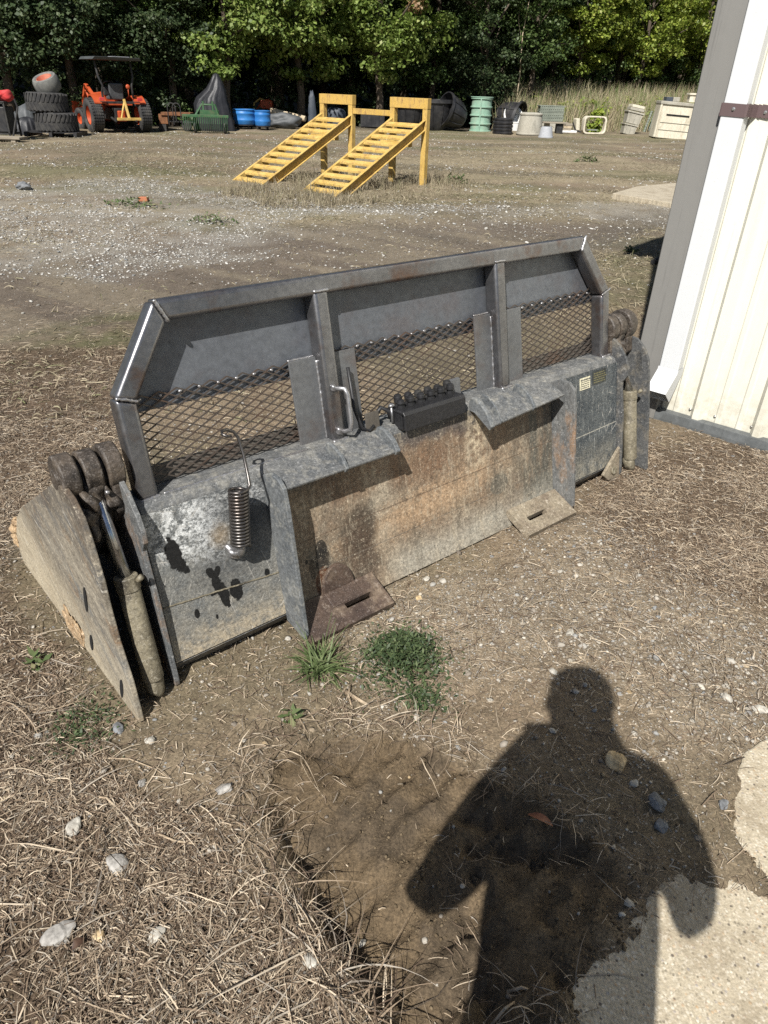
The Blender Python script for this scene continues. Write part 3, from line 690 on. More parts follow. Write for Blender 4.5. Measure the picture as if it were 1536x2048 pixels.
# muddy outer side plate: scraped streaks running down the plate
t = NT('mud_scraped_side_plate'); P = t.coord(); s = t.sep(P)
rt = t.map(P, rot=(math.radians(-40), 0, 0)); vs = t.map(rt, scale=(2, 2.2, .8)); vf = t.map(t.map(P, rot=(math.radians(-52), 0, 0)), scale=(2, 15, 1.1)); vw = t.map(t.map(P, rot=(math.radians(-22), 0, 0)), scale=(2, 17, 1.3))
c = t.mix(t.step(t.noise(4.2, 9, .78, vs, .6), .40, .60), (.12, .105, .085), (.31, .275, .215))
c = t.mix(t.math('MULTIPLY', t.step(t.noise(5.1, 8, .75, t.map(vs, loc=(0, 4, 2)), .8), .54, .64), .7), c, (.19, .115, .06))
c = t.mix(t.math('MULTIPLY', t.step(t.noise(4.6, 8, .75, t.map(vs, loc=(0, 9, 5)), .8), .5, .6), .75), c, (.115, .12, .12))
top = t.math('MULTIPLY', t.step(s[1], .34, .60), t.step(t.noise(6, 6, .7), .3, .55)); c = t.mix(t.math('MULTIPLY', top, .85), c, (.055, .042, .033))
low = t.step(t.math('ADD', t.math('MULTIPLY', s[2], .6), t.math('ADD', s[1], t.math('MULTIPLY', t.noise(7, 6, .7), .26))), .27, -.02)
c = t.mix(t.math('MULTIPLY', low, .85), c, t.mix(t.step(t.noise(12, 7, .78, vs), .35, .62), (.47, .41, .30), (.34, .285, .2)))
for v_, th in ((vf, .64), (vw, .65)): c = t.mix(t.math('MULTIPLY', t.step(t.noise(3.4, 5, .7, v_, .5), th, th + .03), .7), c, (.52, .49, .43))
c = t.mix(t.math('MULTIPLY', t.step(t.noise(60, 8, .82), .55, .61), .55), c, (.5, .44, .34))
c = t.mix(t.math('MULTIPLY', t.step(t.noise(75, 8, .8, t.map(P, loc=(2, 6, 1))), .56, .62), .55), c, (.07, .055, .045))
c = t.mix(1.0, c, t.ramp(t.noise(150, 4, .75), [(.3, .6), (.5, 1), (.7, 1.4)]), 'MULTIPLY')
t.set(Base_Color=c, Roughness=.8, Specular_IOR_Level=.25); t.bump(t.math('ADD', t.noise(5, 8, .75, vs), t.math('MULTIPLY', t.noise(70, 5, .75), .5)), .4, .005)
M['mudplate'] = t.m

# ---- back plate, bottom and floor
def prof(P, x0, x1): return MB().prism([(x0, u, n) for n, u in P], (x1 - x0, 0, 0))
prof([(0, .458), (0, -.004), (-.012, -.004), (-.012, .458)], 0, 2.155).build('back_plate', M['plate'], bucket, .0015)
beam = prof([(.0015, .455), (-.006, .474), (-.022, .484), (-.118, .498), (-.118, .42), (-.014, .42), (-.014, .455)], .005, 2.15).build('top_beam', M['lip'], bucket, .004, 3)
fl = MB(); fl.prism([bz(.0, b, z) for b, z in [(.012, .052), (.05, .018), (.12, .008), (.88, .004), (.88, -.008), (.11, -.006), (.03, .006), (.0, .05)]], (2.155, 0, 0))
fixn(fl.build('bucket_floor', M['sidedark'], bucket, .002))
prof([(-.014, .42), (-.05, .41), (-.05, -.0), (-.014, -.0)], .01, 2.14).build('back_brace', M['sidedark'], bucket)
# flat bar behind the mesh
prof([(-.112, .488), (-.112, .548), (-.119, .548), (-.119, .488)], .05, .60).build('mesh_sill_bar', M['angle'], bucket, .001)
prof([(-.112, .488), (-.112, .548), (-.119, .548), (-.119, .488)], 1.60, 2.12).build('mesh_sill_bar', M['angle'], bucket, .001)
# weld seam across the left field
mb = MB()
pts = [(.0 + .38 * i / 40, .178 - .036 * i / 40 + random.uniform(-.001, .001), .0) for i in range(41)]
mb.tube(pts, [.0026 + random.uniform(-.0006, .0006) for _ in pts], 8).build('weld_seam', M['barrel'], bucket, smooth=True)
# ---- quick coupler: centre plate, side flanges, top lips, foot wedges
prof([(.004, .455), (.004, .02), (.016, -.06), (.004, -.068), (-.008, .0), (-.004, .455)], .39, 1.70).build('coupler_plate', M['coupler'], bucket, .0015)
FLP = [(-.002, .462), (.05, .478), (.09, .468), (.114, .44), (.117, .38), (.104, -.045), (.092, -.064), (.075, -.06), (-.002, -.03)]
prof(FLP, .374, .388).build('coupler_flange', M['flange'], bucket, .0025, 2)
prof(FLP, 1.702, 1.716).build('coupler_flange', M['rustflange'], bucket, .0025, 2)
def lip(x0, x1, slant, e0=.436, e1=.436):
    mb = MB(); a, b = (.008, .482), (.104, e0); b1 = (.104, e1)
    th = .010; nx_, ny_ = .43 * th, .9 * th
    P0 = [(x0, a[1], a[0]), (x0, b[1], b[0]), (x0, b[1] - ny_, b[0] - nx_), (x0, a[1] - ny_, a[0] - nx_)]
    mb.hexa([(x0, a[1], a[0]), (x0, b[1], b[0]), (x0, b[1] - ny_, b[0] - nx_), (x0, a[1] - ny_, a[0] - nx_), (x1, a[1], a[0]), (x1 + slant, b1[1], b1[0]), (x1 + slant, b1[1] - ny_, b1[0] - nx_), (x1, a[1] - ny_, a[0] - nx_)])
    return fixn(mb.build('coupler_lip', M['lip'], bucket, .003, 2))
lip(.389, .80, .008); lip(1.245, 1.665, -.008, .408, .434)
for x, w, e in ((.60, .013, 0), (.80, .018, 0), (1.235, .02, -.028), (1.47, .012, -.012), (1.29, .006, -.02)):
    prof([(.008, .455), (.006, .486), (.02, .506), (.05, .50), (.09, .472 + e * .6), (.112, .436 + e), (.10, .422 + e), (.03, .45)], x, x + w).build('lip_rib', M['flange'], bucket, .003, 2)
def wedge(x0, x1, sx, mat):
    mb = MB()                                                 # foot plate sloping down and out, with a slot near its inner end
    def q(x, s, dn=0.0): return (x, .012 - .078 * s - dn * .86, .012 + .112 * s - dn * .5)
    xs = [x0, sx - .055, sx + .055, x1]; ss = [0, .46, .60, 1.0]
    for i in range(3):
        for j in range(3):
            if i == 1 and j == 1: continue
            mb.hexa([q(xs[i], ss[j], .026), q(xs[i + 1], ss[j], .026), q(xs[i + 1], ss[j + 1], .026), q(xs[i], ss[j + 1], .026), q(xs[i], ss[j]), q(xs[i + 1], ss[j]), q(xs[i + 1], ss[j + 1]), q(xs[i], ss[j + 1])])
    return fixn(mb.build('coupler_foot', mat, bucket))
wd1 = wedge(.389, .715, .61, M['oilrust']); wd2 = wedge(1.405, 1.70, 1.515, M['dustrust'])
for wdg, x, mt in ((wd1, .575, 'oilrust'),):
    P = [(x + .062 * math.cos(a), .012 + .085 * max(0, math.sin(a)) - .012, .012 + (.026 if math.sin(a) < .05 else .018)) for a in [math.pi * k / 12 for k in range(13)]]
    P = [(p[0], p[1] + .012, p[2]) for p in P] + [(x - .062, -.026, .058), (x + .062, -.026, .058)]
    mb = MB().prism([(p[0], p[1], .0) for p in P[:13]] , (0, 0, .018))
    mb.hexa([(x - .062, .012, 0), (x + .062, .012, 0), (x + .062, -.028, .05), (x - .062, -.028, .05), (x - .062, .014, .018), (x + .062, .014, .018), (x + .062, -.02, .064), (x - .062, -.02, .064)])
    fixn(mb.build('pin_pocket', M[mt], wdg, .003, 2))

# ---- guard frame of square tube
ZF, ZB = -.036, -.096
OUT = [(.022, .478), (.022, .762), (.176, .988), (1.984, .988), (2.149, .762), (2.149, .478)]
INN = [(.078, .478), (.078, .745), (.204, .932), (1.956, .932), (2.093, .745), (2.093, .478)]
def tubeseg(name, i, parent=bucket):
    P = [OUT[i], OUT[i + 1], INN[i + 1], INN[i]]
    o = MB().prism([(x, y, ZB) for x, y in P], (0, 0, ZF - ZB)).build(name, M['tube'], parent, .0125, 5)
    fixn(o); smooth_by_angle(o, 50); return o
tubeseg('guard_leg', 0); tubeseg('guard_diagonal', 1); tubeseg('top_rail', 2); tubeseg('guard_diagonal', 3); tubeseg('guard_leg', 4)
def post(x0, x1):
    o = MB().prism([(x0, .47, ZF + .001), (x1, .47, ZF + .001), (x1, .946, ZF + .001), (x0, .946, ZF + .001)], (0, 0, ZB - ZF - .002)).build('guard_post', M['tube'], bucket, .0125, 5); fixn(o); smooth_by_angle(o, 50); return o
p1 = post(.664, .718); p2 = post(1.452, 1.507)
# sheets behind the upper frame
ZP = -.099
def panel(P): return fixn(MB().prism([(x, y, ZP) for x, y in P], (0, 0, -.005)).build('guard_panel', M['panel'], bucket, .001))
panel([(.06, .705), (.06, .76), (.185, .96), (.69, .96), (.69, .695)])
panel([(.692, .695), (.692, .96), (1.478, .96), (1.478, .71)])
panel([(1.48, .71), (1.48, .96), (1.97, .96), (2.12, .755), (2.12, .715)])
# gusset plates beside the posts
def gusset(x0, x1, y0, y1, lab=None):
    return MB().box(((x0 + x1) / 2, (y0 + y1) / 2, -.074), (x1 - x0, y1 - y0, .008)).build('post_gusset', M['gusset'], bucket, .0015, 2)
gusset(.565, .663, .488, .752); gusset(.719, .815, .484, .752); gusset(1.365, 1.451, .488, .765); gusset(1.508, 1.62, .488, .765)
# weld beads
def weld(pts, r=.0045, par=bucket):
    P = []
    for a, b in zip(pts[:-1], pts[1:]):
        a, b = Vector(a), Vector(b); k = max(2, int((b - a).length / .005))
        P += [a.lerp(b, i / k) for i in range(k)]
    P.append(Vector(pts[-1]))
    return MB().tube([p + Vector([random.uniform(-.0008, .0008) for _ in range(3)]) for p in P], [r * random.uniform(.75, 1.25) for _ in P], 7).build('weld_bead', M['weld'], par, smooth=True)
weld([(.662, .49, -.068), (.662, .74, -.068)]); weld([(.565, .754, -.078), (.66, .754, -.076)], .004); weld([(.566, .487, -.07), (.66, .484, -.066)], .004)
weld([(1.449, .49, -.068), (1.449, .755, -.068)]); weld([(1.368, .768, -.078), (1.447, .768, -.076)], .004)
weld([(.024, .764, ZF + .001), (.078, .746, ZF + .001)], .0045); weld([(.178, .988, ZF), (.204, .932, ZF), (.206, .93, -.08)], .0055); weld([(1.984, .988, ZF), (1.956, .932, ZF)], .0055); weld([(2.093, .746, ZF), (2.149, .764, ZF)], .004)
weld([(.664, .944, ZF + .001), (.718, .944, ZF + .001)], .005, p1); weld([(1.452, .944, ZF + .001), (1.507, .944, ZF + .001)], .004, p2)
weld([(.02, .482, -.03), (.08, .486, -.034)], .005); weld([(.66, .482, -.03), (.72, .484, -.03)], .007); weld([(1.45, .484, -.03), (1.51, .486, -.03)], .008); weld([(2.09, .487, -.032), (2.15, .488, -.032)], .006)
weld([(.09, .486, -.036), (.56, .486, -.03)], .003)
# expanded metal
def exmesh(x0, x1, y0, y1):
    mb = MB(); a, b = .0258, .0122
    for j in range(int((y1 - y0) / b) + 1):
        for i in range(int((x1 - x0) / a) + 1):
            if (i + j) % 2: continue
            x, y = x0 + i * a, y0 + j * b
            for s in (-1, 1):
                xe, ye = x + s * a, y + b
                if xe < x0 - .001 or xe > x1 + .001 or ye > y1: continue
                d = Vector((xe - x, ye - y, .004)); nrm = Vector((-d.y, d.x, 0)).normalized() * .0018
                z = ZP + .005
                A = Vector((x, y, z)); B = Vector((xe, ye, z + .003))
                mb.hexa([A - nrm, A + nrm, A + nrm + Vector((0, 0, .0035)), A - nrm + Vector((0, 0, .0035)), B - nrm, B + nrm, B + nrm + Vector((0, 0, .0035)), B - nrm + Vector((0, 0, .0035))])
    return fixn(mb.build('expanded_mesh', M['strand'], bucket))
exmesh(.055, .665, .505, .752); exmesh(.715, 1.455, .505, .772); exmesh(1.505, 2.12, .505, .775)
for y0, x0, x1 in ((.738, .10, .56), (.752, .84, 1.36), (.757, 1.65, 2.08)):
    for k, x in enumerate(np.arange(x0, x1, .059)): MB().blob((x, y0, ZP + .01), (.006, .005, .005), .3, 1, k).build('tack_weld', M['weld'], bucket, smooth=True)

# ---- bent rod handle on the left post, hose loop below it
hd = MB().tube([(.692, .648, -.04), (.698, .650, -.015), (.708, .648, .0), (.712, .63, .006), (.712, .54, .008), (.708, .518, .006), (.7, .512, -.012), (.692, .512, -.04)], .0075, 10).build('bent_rod_handle', M['weld'], bucket, smooth=True)
for y, r_ in ((.65, .012), (.512, .014)): MB().blob((.69, y, -.034), (r_, r_, r_ * .8), .3, 2, 3).build('weld_bead', M['weld'], hd, smooth=True)
MB().tube([(.765, .70, -.05), (.768, .56, -.045), (.778, .50, -.03), (.80, .487, -.02), (.82, .50, -.02)], .006, 8).build('hydraulic_hose', M['blackpaint'], bucket, smooth=True)
# ---- fittings block
cp = prof([(.036, .462), (.04, .518), (.032, .53), (-.05, .538), (-.05, .528), (.03, .52), (.028, .47)], .905, 1.19).build('coupler_box', M['blackpaint'], bucket, .004, 3)
MB().box((.912, .497, -.01), (.01, .06, .06)).build('bracket', M['blackpaint'], cp, .002)
for k in range(6):
    x = .935 + k * .046
    for zz, hh in ((-.012, .565), (-.04, .572)):
        m_ = MB(); Mx = Matrix.Rotation(-math.pi / 2, 3, 'X'); xx = x + (.012 if zz < -.03 else 0) + random.uniform(-.002, .002); hh += random.uniform(-.004, .004)
        m_.lathe([(.0135, .525), (.0135, .541), (.010, .542), (.010, .546)], 6, Mx, (xx, 0, zz))
        m_.lathe([(.0125, .546), (.0145, .548), (.0145, hh - .009), (.0125, hh - .007), (.0125, hh - .003), (.0085, hh), (.004, hh)], 14, Mx, (xx, 0, zz))
        o = m_.build('hose_fitting', M['blackpaint'] if random.random() < .75 else M['darkmetal'], cp); fixn(o); smooth_by_angle(o, 40)
prof([(-.02, .48), (-.02, .545), (-.026, .545), (-.026, .48)], .79, .845).build('steel_tab', M['angle'], bucket, .001)
prof([(-.03, .49), (-.03, .57), (-.04, .575), (-.04, .49)], 1.19, 1.235).build('steel_tab', M['gusset'], bucket, .001)
MB().tube([(.90, .49, -.02), (.90, .545, -.02)], .005, 8).blob((.90, .548, -.02), (.011, .008, .011), .2, 1, 2).build('bolt', M['weld'], cp, smooth=True)
MB().tube([(.85, .52, -.05), (.875, .545, -.045), (.895, .53, -.03), (.9, .505, -.03)], .008, 8).build('hydraulic_hose', M['blackpaint'], bucket, smooth=True)

# ---- hose holder: coil spring standing off the plate with a bent wire
P = []
c0, c1 = Vector((.243, .300, .055)), Vector((.258, .470, .075)); ax = (c1 - c0).normalized(); e1 = ax.orthogonal().normalized(); e2 = ax.cross(e1)
N_ = 17
for k in range(N_ * 14 + 1):
    a = 2 * math.pi * k / 14; P.append(c0 + (c1 - c0) * k / (N_ * 14) + (e1 * math.cos(a) + e2 * math.sin(a)) * .0255)
top = P[-1]
P += [top + ax * .012 + Vector((.008, .0, 0)), Vector((.292, .50, .08)), Vector((.300, .56, .06)), Vector((.298, .605, .05)), Vector((.29, .622, .046)), Vector((.272, .633, .046)), Vector((.255, .634, .05)), Vector((.247, .629, .062)), Vector((.255, .622, .072)), Vector((.268, .620, .072))]
sp = MB().tube(P, .0046, 8).build('hose_spring', M['springsteel'], bucket, smooth=True)
MB().tube([(.243, .270, .0), (.243, .272, .045), (.243, .285, .056), (.243, .31, .056)], .011, 10).blob((.238, .268, .012), (.024, .021, .016), .6, 2, 8).build('spring_stud', M['weld'], sp, smooth=True)

# ---- hydraulic clam cylinders at both ends
PV = (.195, .625)
def cyl(xc, lab):
    top = bz(xc, *PV); r0 = bz(xc, .185, .60); r1 = bz(xc, .05, .36); b1 = bz(xc, -.022, .062); e = bz(xc, -.03, .02)
    c = MB().tube([r1 + (r1 - b1) * .01, r1, b1], [.028, .0295, .0295], 24).build('cylinder_barrel', M['barrel'], bucket, .003, 2); smooth_by_angle(fixn(c), 40)
    g_ = MB().tube([r1 + (r1 - b1).normalized() * .012, r1 + (r1 - b1).normalized() * -.03], .032, 24).build('gland_nut', M['barrel'], c, .003, 2); smooth_by_angle(fixn(g_), 40)
    r = MB().tube([top, r1], .0165, 20).build('cylinder_rod', M['chrome'], bucket, smooth=True)
    m_ = MB().tube([bz(xc - .022, *PV), bz(xc + .022, *PV)], .058, 28); m_.blob(bz(xc, .178, .585), (.036, .05, .04), .3, 2, 5)
    smooth_by_angle(fixn(m_.build('rod_eye', M['greasy'], r, .005, 2)), 40)
    MB().blob(bz(xc, -.022, .045), (.028, .042, .028), .2, 2, 9).build('barrel_eye', M['barrel'], c, smooth=True)
    MB().tube([r1 + bz(0, 0, .06) + Vector((.02, .0, .03)), r1 + Vector((.03, .012, .04))], .008, 8).build('port_fitting', M['barrel'], c, smooth=True)
cyl(-.078, 'left'); cyl(2.235, 'right')
def knuckle(x0, x1, r=.062):
    m_ = MB().tube([bz(x0, *PV), bz(x1, *PV)], r, 28)
    m_.prism([bz(x0 + .004, b, z) for b, z in [(.145, .60), (.13, .52), (.22, .42), (.42, .22), (.52, .26), (.34, .48), (.25, .60)]], (x1 - x0 - .008, 0, 0))
    return smooth_by_angle(fixn(m_.build('clam_arm', M['greasy'], bucket, .006, 2)), 40)
knuckle(-.158, -.112); knuckle(-.044, .0); knuckle(2.150, 2.195); knuckle(2.272, 2.322, .066)
MB().tube([bz(-.165, *PV), bz(.004, *PV)], .028, 18).build('hinge_pin', M['greasy'], bucket, .003)
MB().tube([bz(2.14, *PV), bz(2.328, *PV)], .028, 18).build('hinge_pin', M['greasy'], bucket, .003)
for k, (x, b, z, r) in enumerate(((-.095, .17, .545, .045), (-.118, .14, .52, .04), (-.06, .165, .55, .035), (2.215, .16, .555, .04), (2.255, .17, .54, .035))): MB().blob(bz(x, b, z), (r * .8, r, r), .6, 3, 60 + k).build('grease_lump', M['greasy'], bucket, smooth=True)
for x in (-.105, -.06): MB().blob(bz(x, .128, .585), (.007, .007, .007), .1, 1, 1).build('grease_nipple', M['weld'], bucket, smooth=True)
IN = [(.185, .595), (.14, .598), (.105, .578), (.06, .53), (.038, .49), (.036, .458), (.055, .425), (.052, .40), (.02, .28), (-.03, .02), (-.028, .002), (.1, .0), (.86, .0), (.86, .05), (.5, .2), (.3, .45), (.25, .56)]
for x, mt in ((-.022, 'rustflange'), (2.160, 'sidedark')):
    fixn(MB().prism([bz(x, b, z) for b, z in IN], (.014, 0, 0)).build('end_plate', M[mt], bucket, .002, 2))
OUTP = [(-.094, .0), (-.09, .04), (-.075, .13), (-.03, .24), (-.012, .34), (-.006, .42), (.022, .53), (.045, .58), (.09, .615), (.15, .628), (.228, .60), (.36, .515), (.66, .33), (.775, .235), (.855, .13), (.872, .06), (.86, .004), (.5, .0), (.1, -.004)]
mb = MB(); n = len(OUTP)
fl_ = lambda b: -.160 - .022 * max(0, b)
mb.add([bz(fl_(b), b, z) for b, z in OUTP] + [bz(fl_(b) + .016, b, z) for b, z in OUTP], [tuple(range(n)), tuple(range(2 * n - 1, n - 1, -1))] + [(i, n + i, n + (i + 1) % n, (i + 1) % n) for i in range(n)])
sp_l = fixn(mb.build('side_plate', M['mudplate'], bucket, .003, 2))
M['slotdark'] = grunge('black_slot', (.006, .006, .006), (.01, .01, .01), 8, .9)
for b, z, l, a in ((.155, .27, .055, 1.25), (.20, .085, .04, 1.2), (.0, .055, .05, 1.2)):
    m_ = MB(); P = []
    for k in range(16):
        an = 2 * math.pi * k / 16; ca, sa = math.cos(an) * l, math.sin(an) * .011
        P.append(bz(fl_(b) - .0025, b - (ca * math.cos(a) - sa * math.sin(a)) * 1.0, z + (ca * math.sin(a) + sa * math.cos(a))))
    fixn(m_.prism(P, (.004, 0, 0)).build('wear_slot', M['slotdark'], sp_l))
for grp, xo, w_ in (([(.868, .13, .022), (.872, .10, .018), (.855, .165, .016)], -.172, .014), ([(.355, .05, .04), (.40, .035, .035), (.31, .055, .026), (.33, .02, .03)], -.168, .007)):
    mb = MB()
    for k, (b, z, r) in enumerate(grp): mb.blob(bz(xo, b, z), (w_, r, r), .9, 3, 3 * k + int(w_ * 1000))
    mb.build('mud_clump', M['clay'], sp_l)
# right outer plate with its see-through slot
RO = [(-.07, .0), (-.06, .04), (-.005, .30), (.030, .45), (.045, .50), (.075, .545), (.12, .575), (.18, .58), (.4, .42), (.66, .3), (.85, .1), (.86, .0)]
SL = [(.085 + .014 * math.cos(a) + (.008 if math.sin(a) > 0 else -.008), .482 + .012 * math.sin(a) + (.03 if math.sin(a) > 0 else -.03)) for a in [math.pi * .5 - 2 * math.pi * k / 12 for k in range(12)]]
i0 = 5; key = RO[:i0 + 1] + SL + [SL[0], RO[i0]] + RO[i0 + 1:]
def keyed(x, th):
    m_ = MB(); n = len(key)
    m_.add([bz(x, b, z) for b, z in key] + [bz(x + th, b, z) for b, z in key], [tuple(range(n)), tuple(range(2 * n - 1, n - 1, -1))] + [(i, n + i, n + (i + 1) % n, (i + 1) % n) for i in range(n)])
    return m_
fixn(keyed(2.315, .016).build('side_plate', M['sidedark'], bucket))
hf = fixn(MB().prism([(2.035, -.028, .004), (2.075, -.062, .004), (2.158, -.068, .004), (2.16, .075, .004)], (0, 0, .014)).build('hinge_foot', M['dustrust'], bucket, .003))
MB().tube([(2.112, -.024, .016), (2.112, -.024, .026)], .02, 16).build('bolt_head', M['barrel'], hf, .003)
# decals
d1 = MB().box((1.925, .411, .0012), (.07, .05, .0012)).build('warning_decal', grunge('cream_decal', (.6, .57, .4), (.66, .62, .46), 30, .6, c3=(.25, .22, .16), scale3=30), bucket)
d2 = MB().box((2.025, .42, .0012), (.095, .058, .0012)).build('warning_decal', grunge('worn_dark_decal', (.025, .028, .027), (.05, .055, .05), 12, .6), bucket)
mt_ = grunge('decal_lettering', (.05, .05, .05), (.08, .08, .08), 30, .7); my_ = grunge('decal_yellow', (.13, .12, .055), (.17, .155, .08), 30, .7)
m1 = MB(); m2 = MB()
for r_ in range(5):
    x = 1.896
    while x < 1.953:
        w = random.uniform(.004, .011); m1.box((x + w / 2, .427 - r_ * .0085, .0022), (w, .0035 if r_ else .006, .0008)); x += w + .003
    x = 1.985
    while x < 2.06:
        w = random.uniform(.006, .016); m2.box((x + w / 2, .438 - r_ * .0095, .0022), (w, .0038, .0008)); x += w + .004
m1.build('decal_lettering', mt_, d1); m2.build('decal_lettering', my_, d2)

# ================================================================== METAL SHED CORNER
SW = Vector((.76, -.65, 0)).normalized(); SU = Vector((.015, .009, 1)).normalized()
SNn = SW.cross(SU).normalized()
if SNn.y > 0: SNn = -SNn
SO = gp(1293, 826)
shed = empty('metal_shed', label='cream ribbed metal shed wall with white downspout at its grey corner', cat='shed')
shed.matrix_world = Matrix(((SW.x, SU.x, SNn.x, SO.x), (SW.y, SU.y, SNn.y, SO.y), (SW.z, SU.z, SNn.z, SO.z), (0, 0, 0, 1)))
def paintmetal(name, c, rough=.45, dirt=(.4, .36, .28), amt=.25):
    t = NT(name); P = t.coord()
    k = t.mix(t.math('MULTIPLY', t.step(t.noise(5, 6, .7, t.map(P, scale=(3, .35, 1))), .5, .75), amt), c, dirt)
    k = t.mix(t.math('MULTIPLY', t.math('MULTIPLY', t.step(t.sep(P)[1], .34, .03), t.step(t.noise(16, 6, .75), .38, .6)), .6), k, tuple(q * .7 for q in dirt))
    k = t.mix(t.math('MULTIPLY', t.step(t.noise(3, 5, .7, t.map(P, scale=(9, .3, 1))), .58, .7), amt), k, tuple(q * .6 for q in dirt))
    k = t.mix(t.math('MULTIPLY', t.step(t.noise(130, 2), .7, .75), .5), k, tuple(q * .6 for q in c))
    t.set(Base_Color=k, Roughness=t.math('MULTIPLY_ADD', t.noise(20, 4), .2, rough - .1), Specular_IOR_Level=.4)
    t.bump(t.noise(6, 3), .08, .02)
    return t.m
M['siding'] = paintmetal('cream_siding', (.66, .645, .56), .42, (.5, .45, .34), .3)
M['trim'] = paintmetal('grey_brown_trim', (.195, .19, .178), .5, (.17, .165, .155), .5)
M['gutter'] = paintmetal('white_gutter', (.57, .58, .585), .38, (.5, .5, .5), .12)
M['strap'] = paintmetal('brown_strap', (.115, .08, .08), .4, (.09, .08, .08), .3)
M['basetrim'] = paintmetal('slate_base_trim', (.115, .122, .124), .45, (.08, .085, .085), .5)
M['screw'] = steel('screw_metal', (.55, .55, .54), (.45, .45, .44), .05, .3, .9)
H_ = 5.2
prf = [(.075, .0)]
def rib(xc, big):
    if big: return [(xc - .036, .0), (xc - .016, .030), (xc + .016, .030), (xc + .036, .0)]
    return [(xc - .017, .0), (xc - .010, .005), (xc + .010, .005), (xc + .017, .0)]
x = .265
prf += rib(.15, 0)
while x < 5.5:
    prf += rib(x, 1) + rib(x + .105, 0) + rib(x + .21, 0); x += .305
prf.append((5.7, 0))
mb = MB(); n = len(prf)
mb.add([(a, .052, b) for a, b in prf] + [(a, H_, b) for a, b in prf], [(i, i + 1, n + i + 1, n + i) for i in range(n - 1)])
wl = mb.build('ribbed_wall', M['siding'], shed)
MB().box((2.9, H_ / 2, -.06), (5.6, H_ - .2, .1)).build('wall_core', M['trim'], shed)
# corner trim: front flange, return and inner bead
tr = MB().prism([(-.102, 0, .052), (-.106, 0, .046), (-.106, 0, -.25), (-.100, 0, -.25), (-.100, 0, .046), (.055, 0, .046), (.055, 0, .0), (.076, 0, .0), (.076, 0, .004), (.061, 0, .004), (.061, 0, .052)], (0, H_ + .02, 0))
fixn(tr.build('corner_trim', M['trim'], shed, .002))
# side wall running away behind the corner
mb = MB(); prs = []; z = -.26
while z > -7: prs += [(z, 0), (z - .12, 0), (z - .14, .03), (z - .17, .03), (z - .19, 0)]; z -= .305
n = len(prs); mb.add([(-.085 - d, .05, zz) for zz, d in prs] + [(-.085 - d, H_, zz) for zz, d in prs], [(i, i + 1, n + i + 1, n + i) for i in range(n - 1)])
mb.build('ribbed_wall', M['siding'], shed)
fixn(MB().prism([(-.12, 0, .0), (5.7, 0, .0), (5.7, 0, -.2), (-.12, 0, -.2)], (0, .05, 0)).build('base_trim', M['basetrim'], shed))
fixn(MB().prism([(-.105, .056, .004), (-.105, .05, .04), (-.105, .012, .048), (-.105, -.03, .05), (-.105, -.03, .002)], (5.8, 0, 0)).build('base_flashing', M['basetrim'], shed, .001))
rf = MB().prism([(-.35, H_ - .02, .35), (5.9, H_ - .02, .35), (5.9, H_ + .9, -3.5), (-.35, H_ + .9, -3.5)], (0, .06, .02)); fixn(rf.build('roof', M['trim'], shed))
MB().tube([(-.3, H_ - .06, .38), (5.8, H_ - .06, .38)], .06, 8).build('roof_gutter', M['gutter'], shed)
# downspout, elbow and strap
ds = fixn(MB().prism([(.037, .285, .022), (.137, .285, .022), (.137, .285, .088), (.037, .285, .088)], (0, H_ - .3, 0)).build('downspout', M['gutter'], shed, .006, 3))
mb = MB(); th = .0022
def sect(y, z0, z1, i=0.0): return [(.034 + i, y, z0 + i), (.140 - i, y, z0 + i), (.140 - i, y, z1 - i), (.034 + i, y, z1 - i)]
A = [(.034, .300, .020), (.140, .300, .020), (.140, .300, .091), (.034, .300, .091)]
B = [(.034, .268, .018), (.140, .268, .018), (.140, .283, .093), (.034, .283, .093)]
C = [(.030, .128, .098), (.136, .128, .098), (.136, .192, .182), (.030, .192, .182)]
def inset(Q, d):
    c = sum((Vector(q) for q in Q), Vector()) / 4; return [tuple(Vector(q) + (c - Vector(q)).normalized() * d) for q in Q]
rings = [A, B, C, inset(C, .004), inset(B, .004)]
V = [v for r in rings for v in r]; Fq_ = []
for k in range(4):
    for j in range(4): Fq_.append((k * 4 + j, k * 4 + (j + 1) % 4, k * 4 + 4 + (j + 1) % 4, k * 4 + 4 + j))
fixn(mb.add(V, Fq_).build('downspout_elbow', M['gutter'], ds))
sp_ = MB(); P = [(.030, .0885), (.036, .0905), (.138, .0905), (.146, .086), (.150, .04), (.162, .006), (.178, .0065), (.214, .008), (.235, .02)]
for (a, b), (c_, d_) in zip(P[:-1], P[1:]):
    sp_.hexa([(a, 1.436, b - .001), (c_, 1.432, d_ - .001), (c_, 1.482, d_ - .001), (a, 1.486, b - .001), (a, 1.436, b + .0015), (c_, 1.432, d_ + .0015), (c_, 1.482, d_ + .0015), (a, 1.486, b + .0015)])
st = fixn(sp_.build('downspout_strap', M['strap'], ds))
def screw(x, y, z, par): 
    m_ = MB().lathe([(.008, 0), (.008, .0015), (.0055, .002), (.0055, .006), (.004, .0075)], 8, None, (x, y, z)); return fixn(m_.build('screw', M['screw'], par))
screw(.087, 1.462, .0915, st); screw(.196, 1.455, .0075, st)
for k in range(6):
    for xx in (.222, .352, .535)[:3]: screw(xx + k * .61 if k else xx, .088, .001, wl)

# ================================================================== YELLOW LOADING RAMPS
ry = .647; RU = Vector((-math.cos(ry), math.sin(ry), .004)); RV = Vector((-math.sin(ry), -math.cos(ry), -.025))
RX, RY = .518, 14.113
RO_ = Vector((RX, RY, hz(RX, RY) + .01))
ramp = empty('loading_ramp', tuple(RO_), label='yellow twin steel loading ramps joined by a bar, rust streaks along the top', cat='loading ramp')
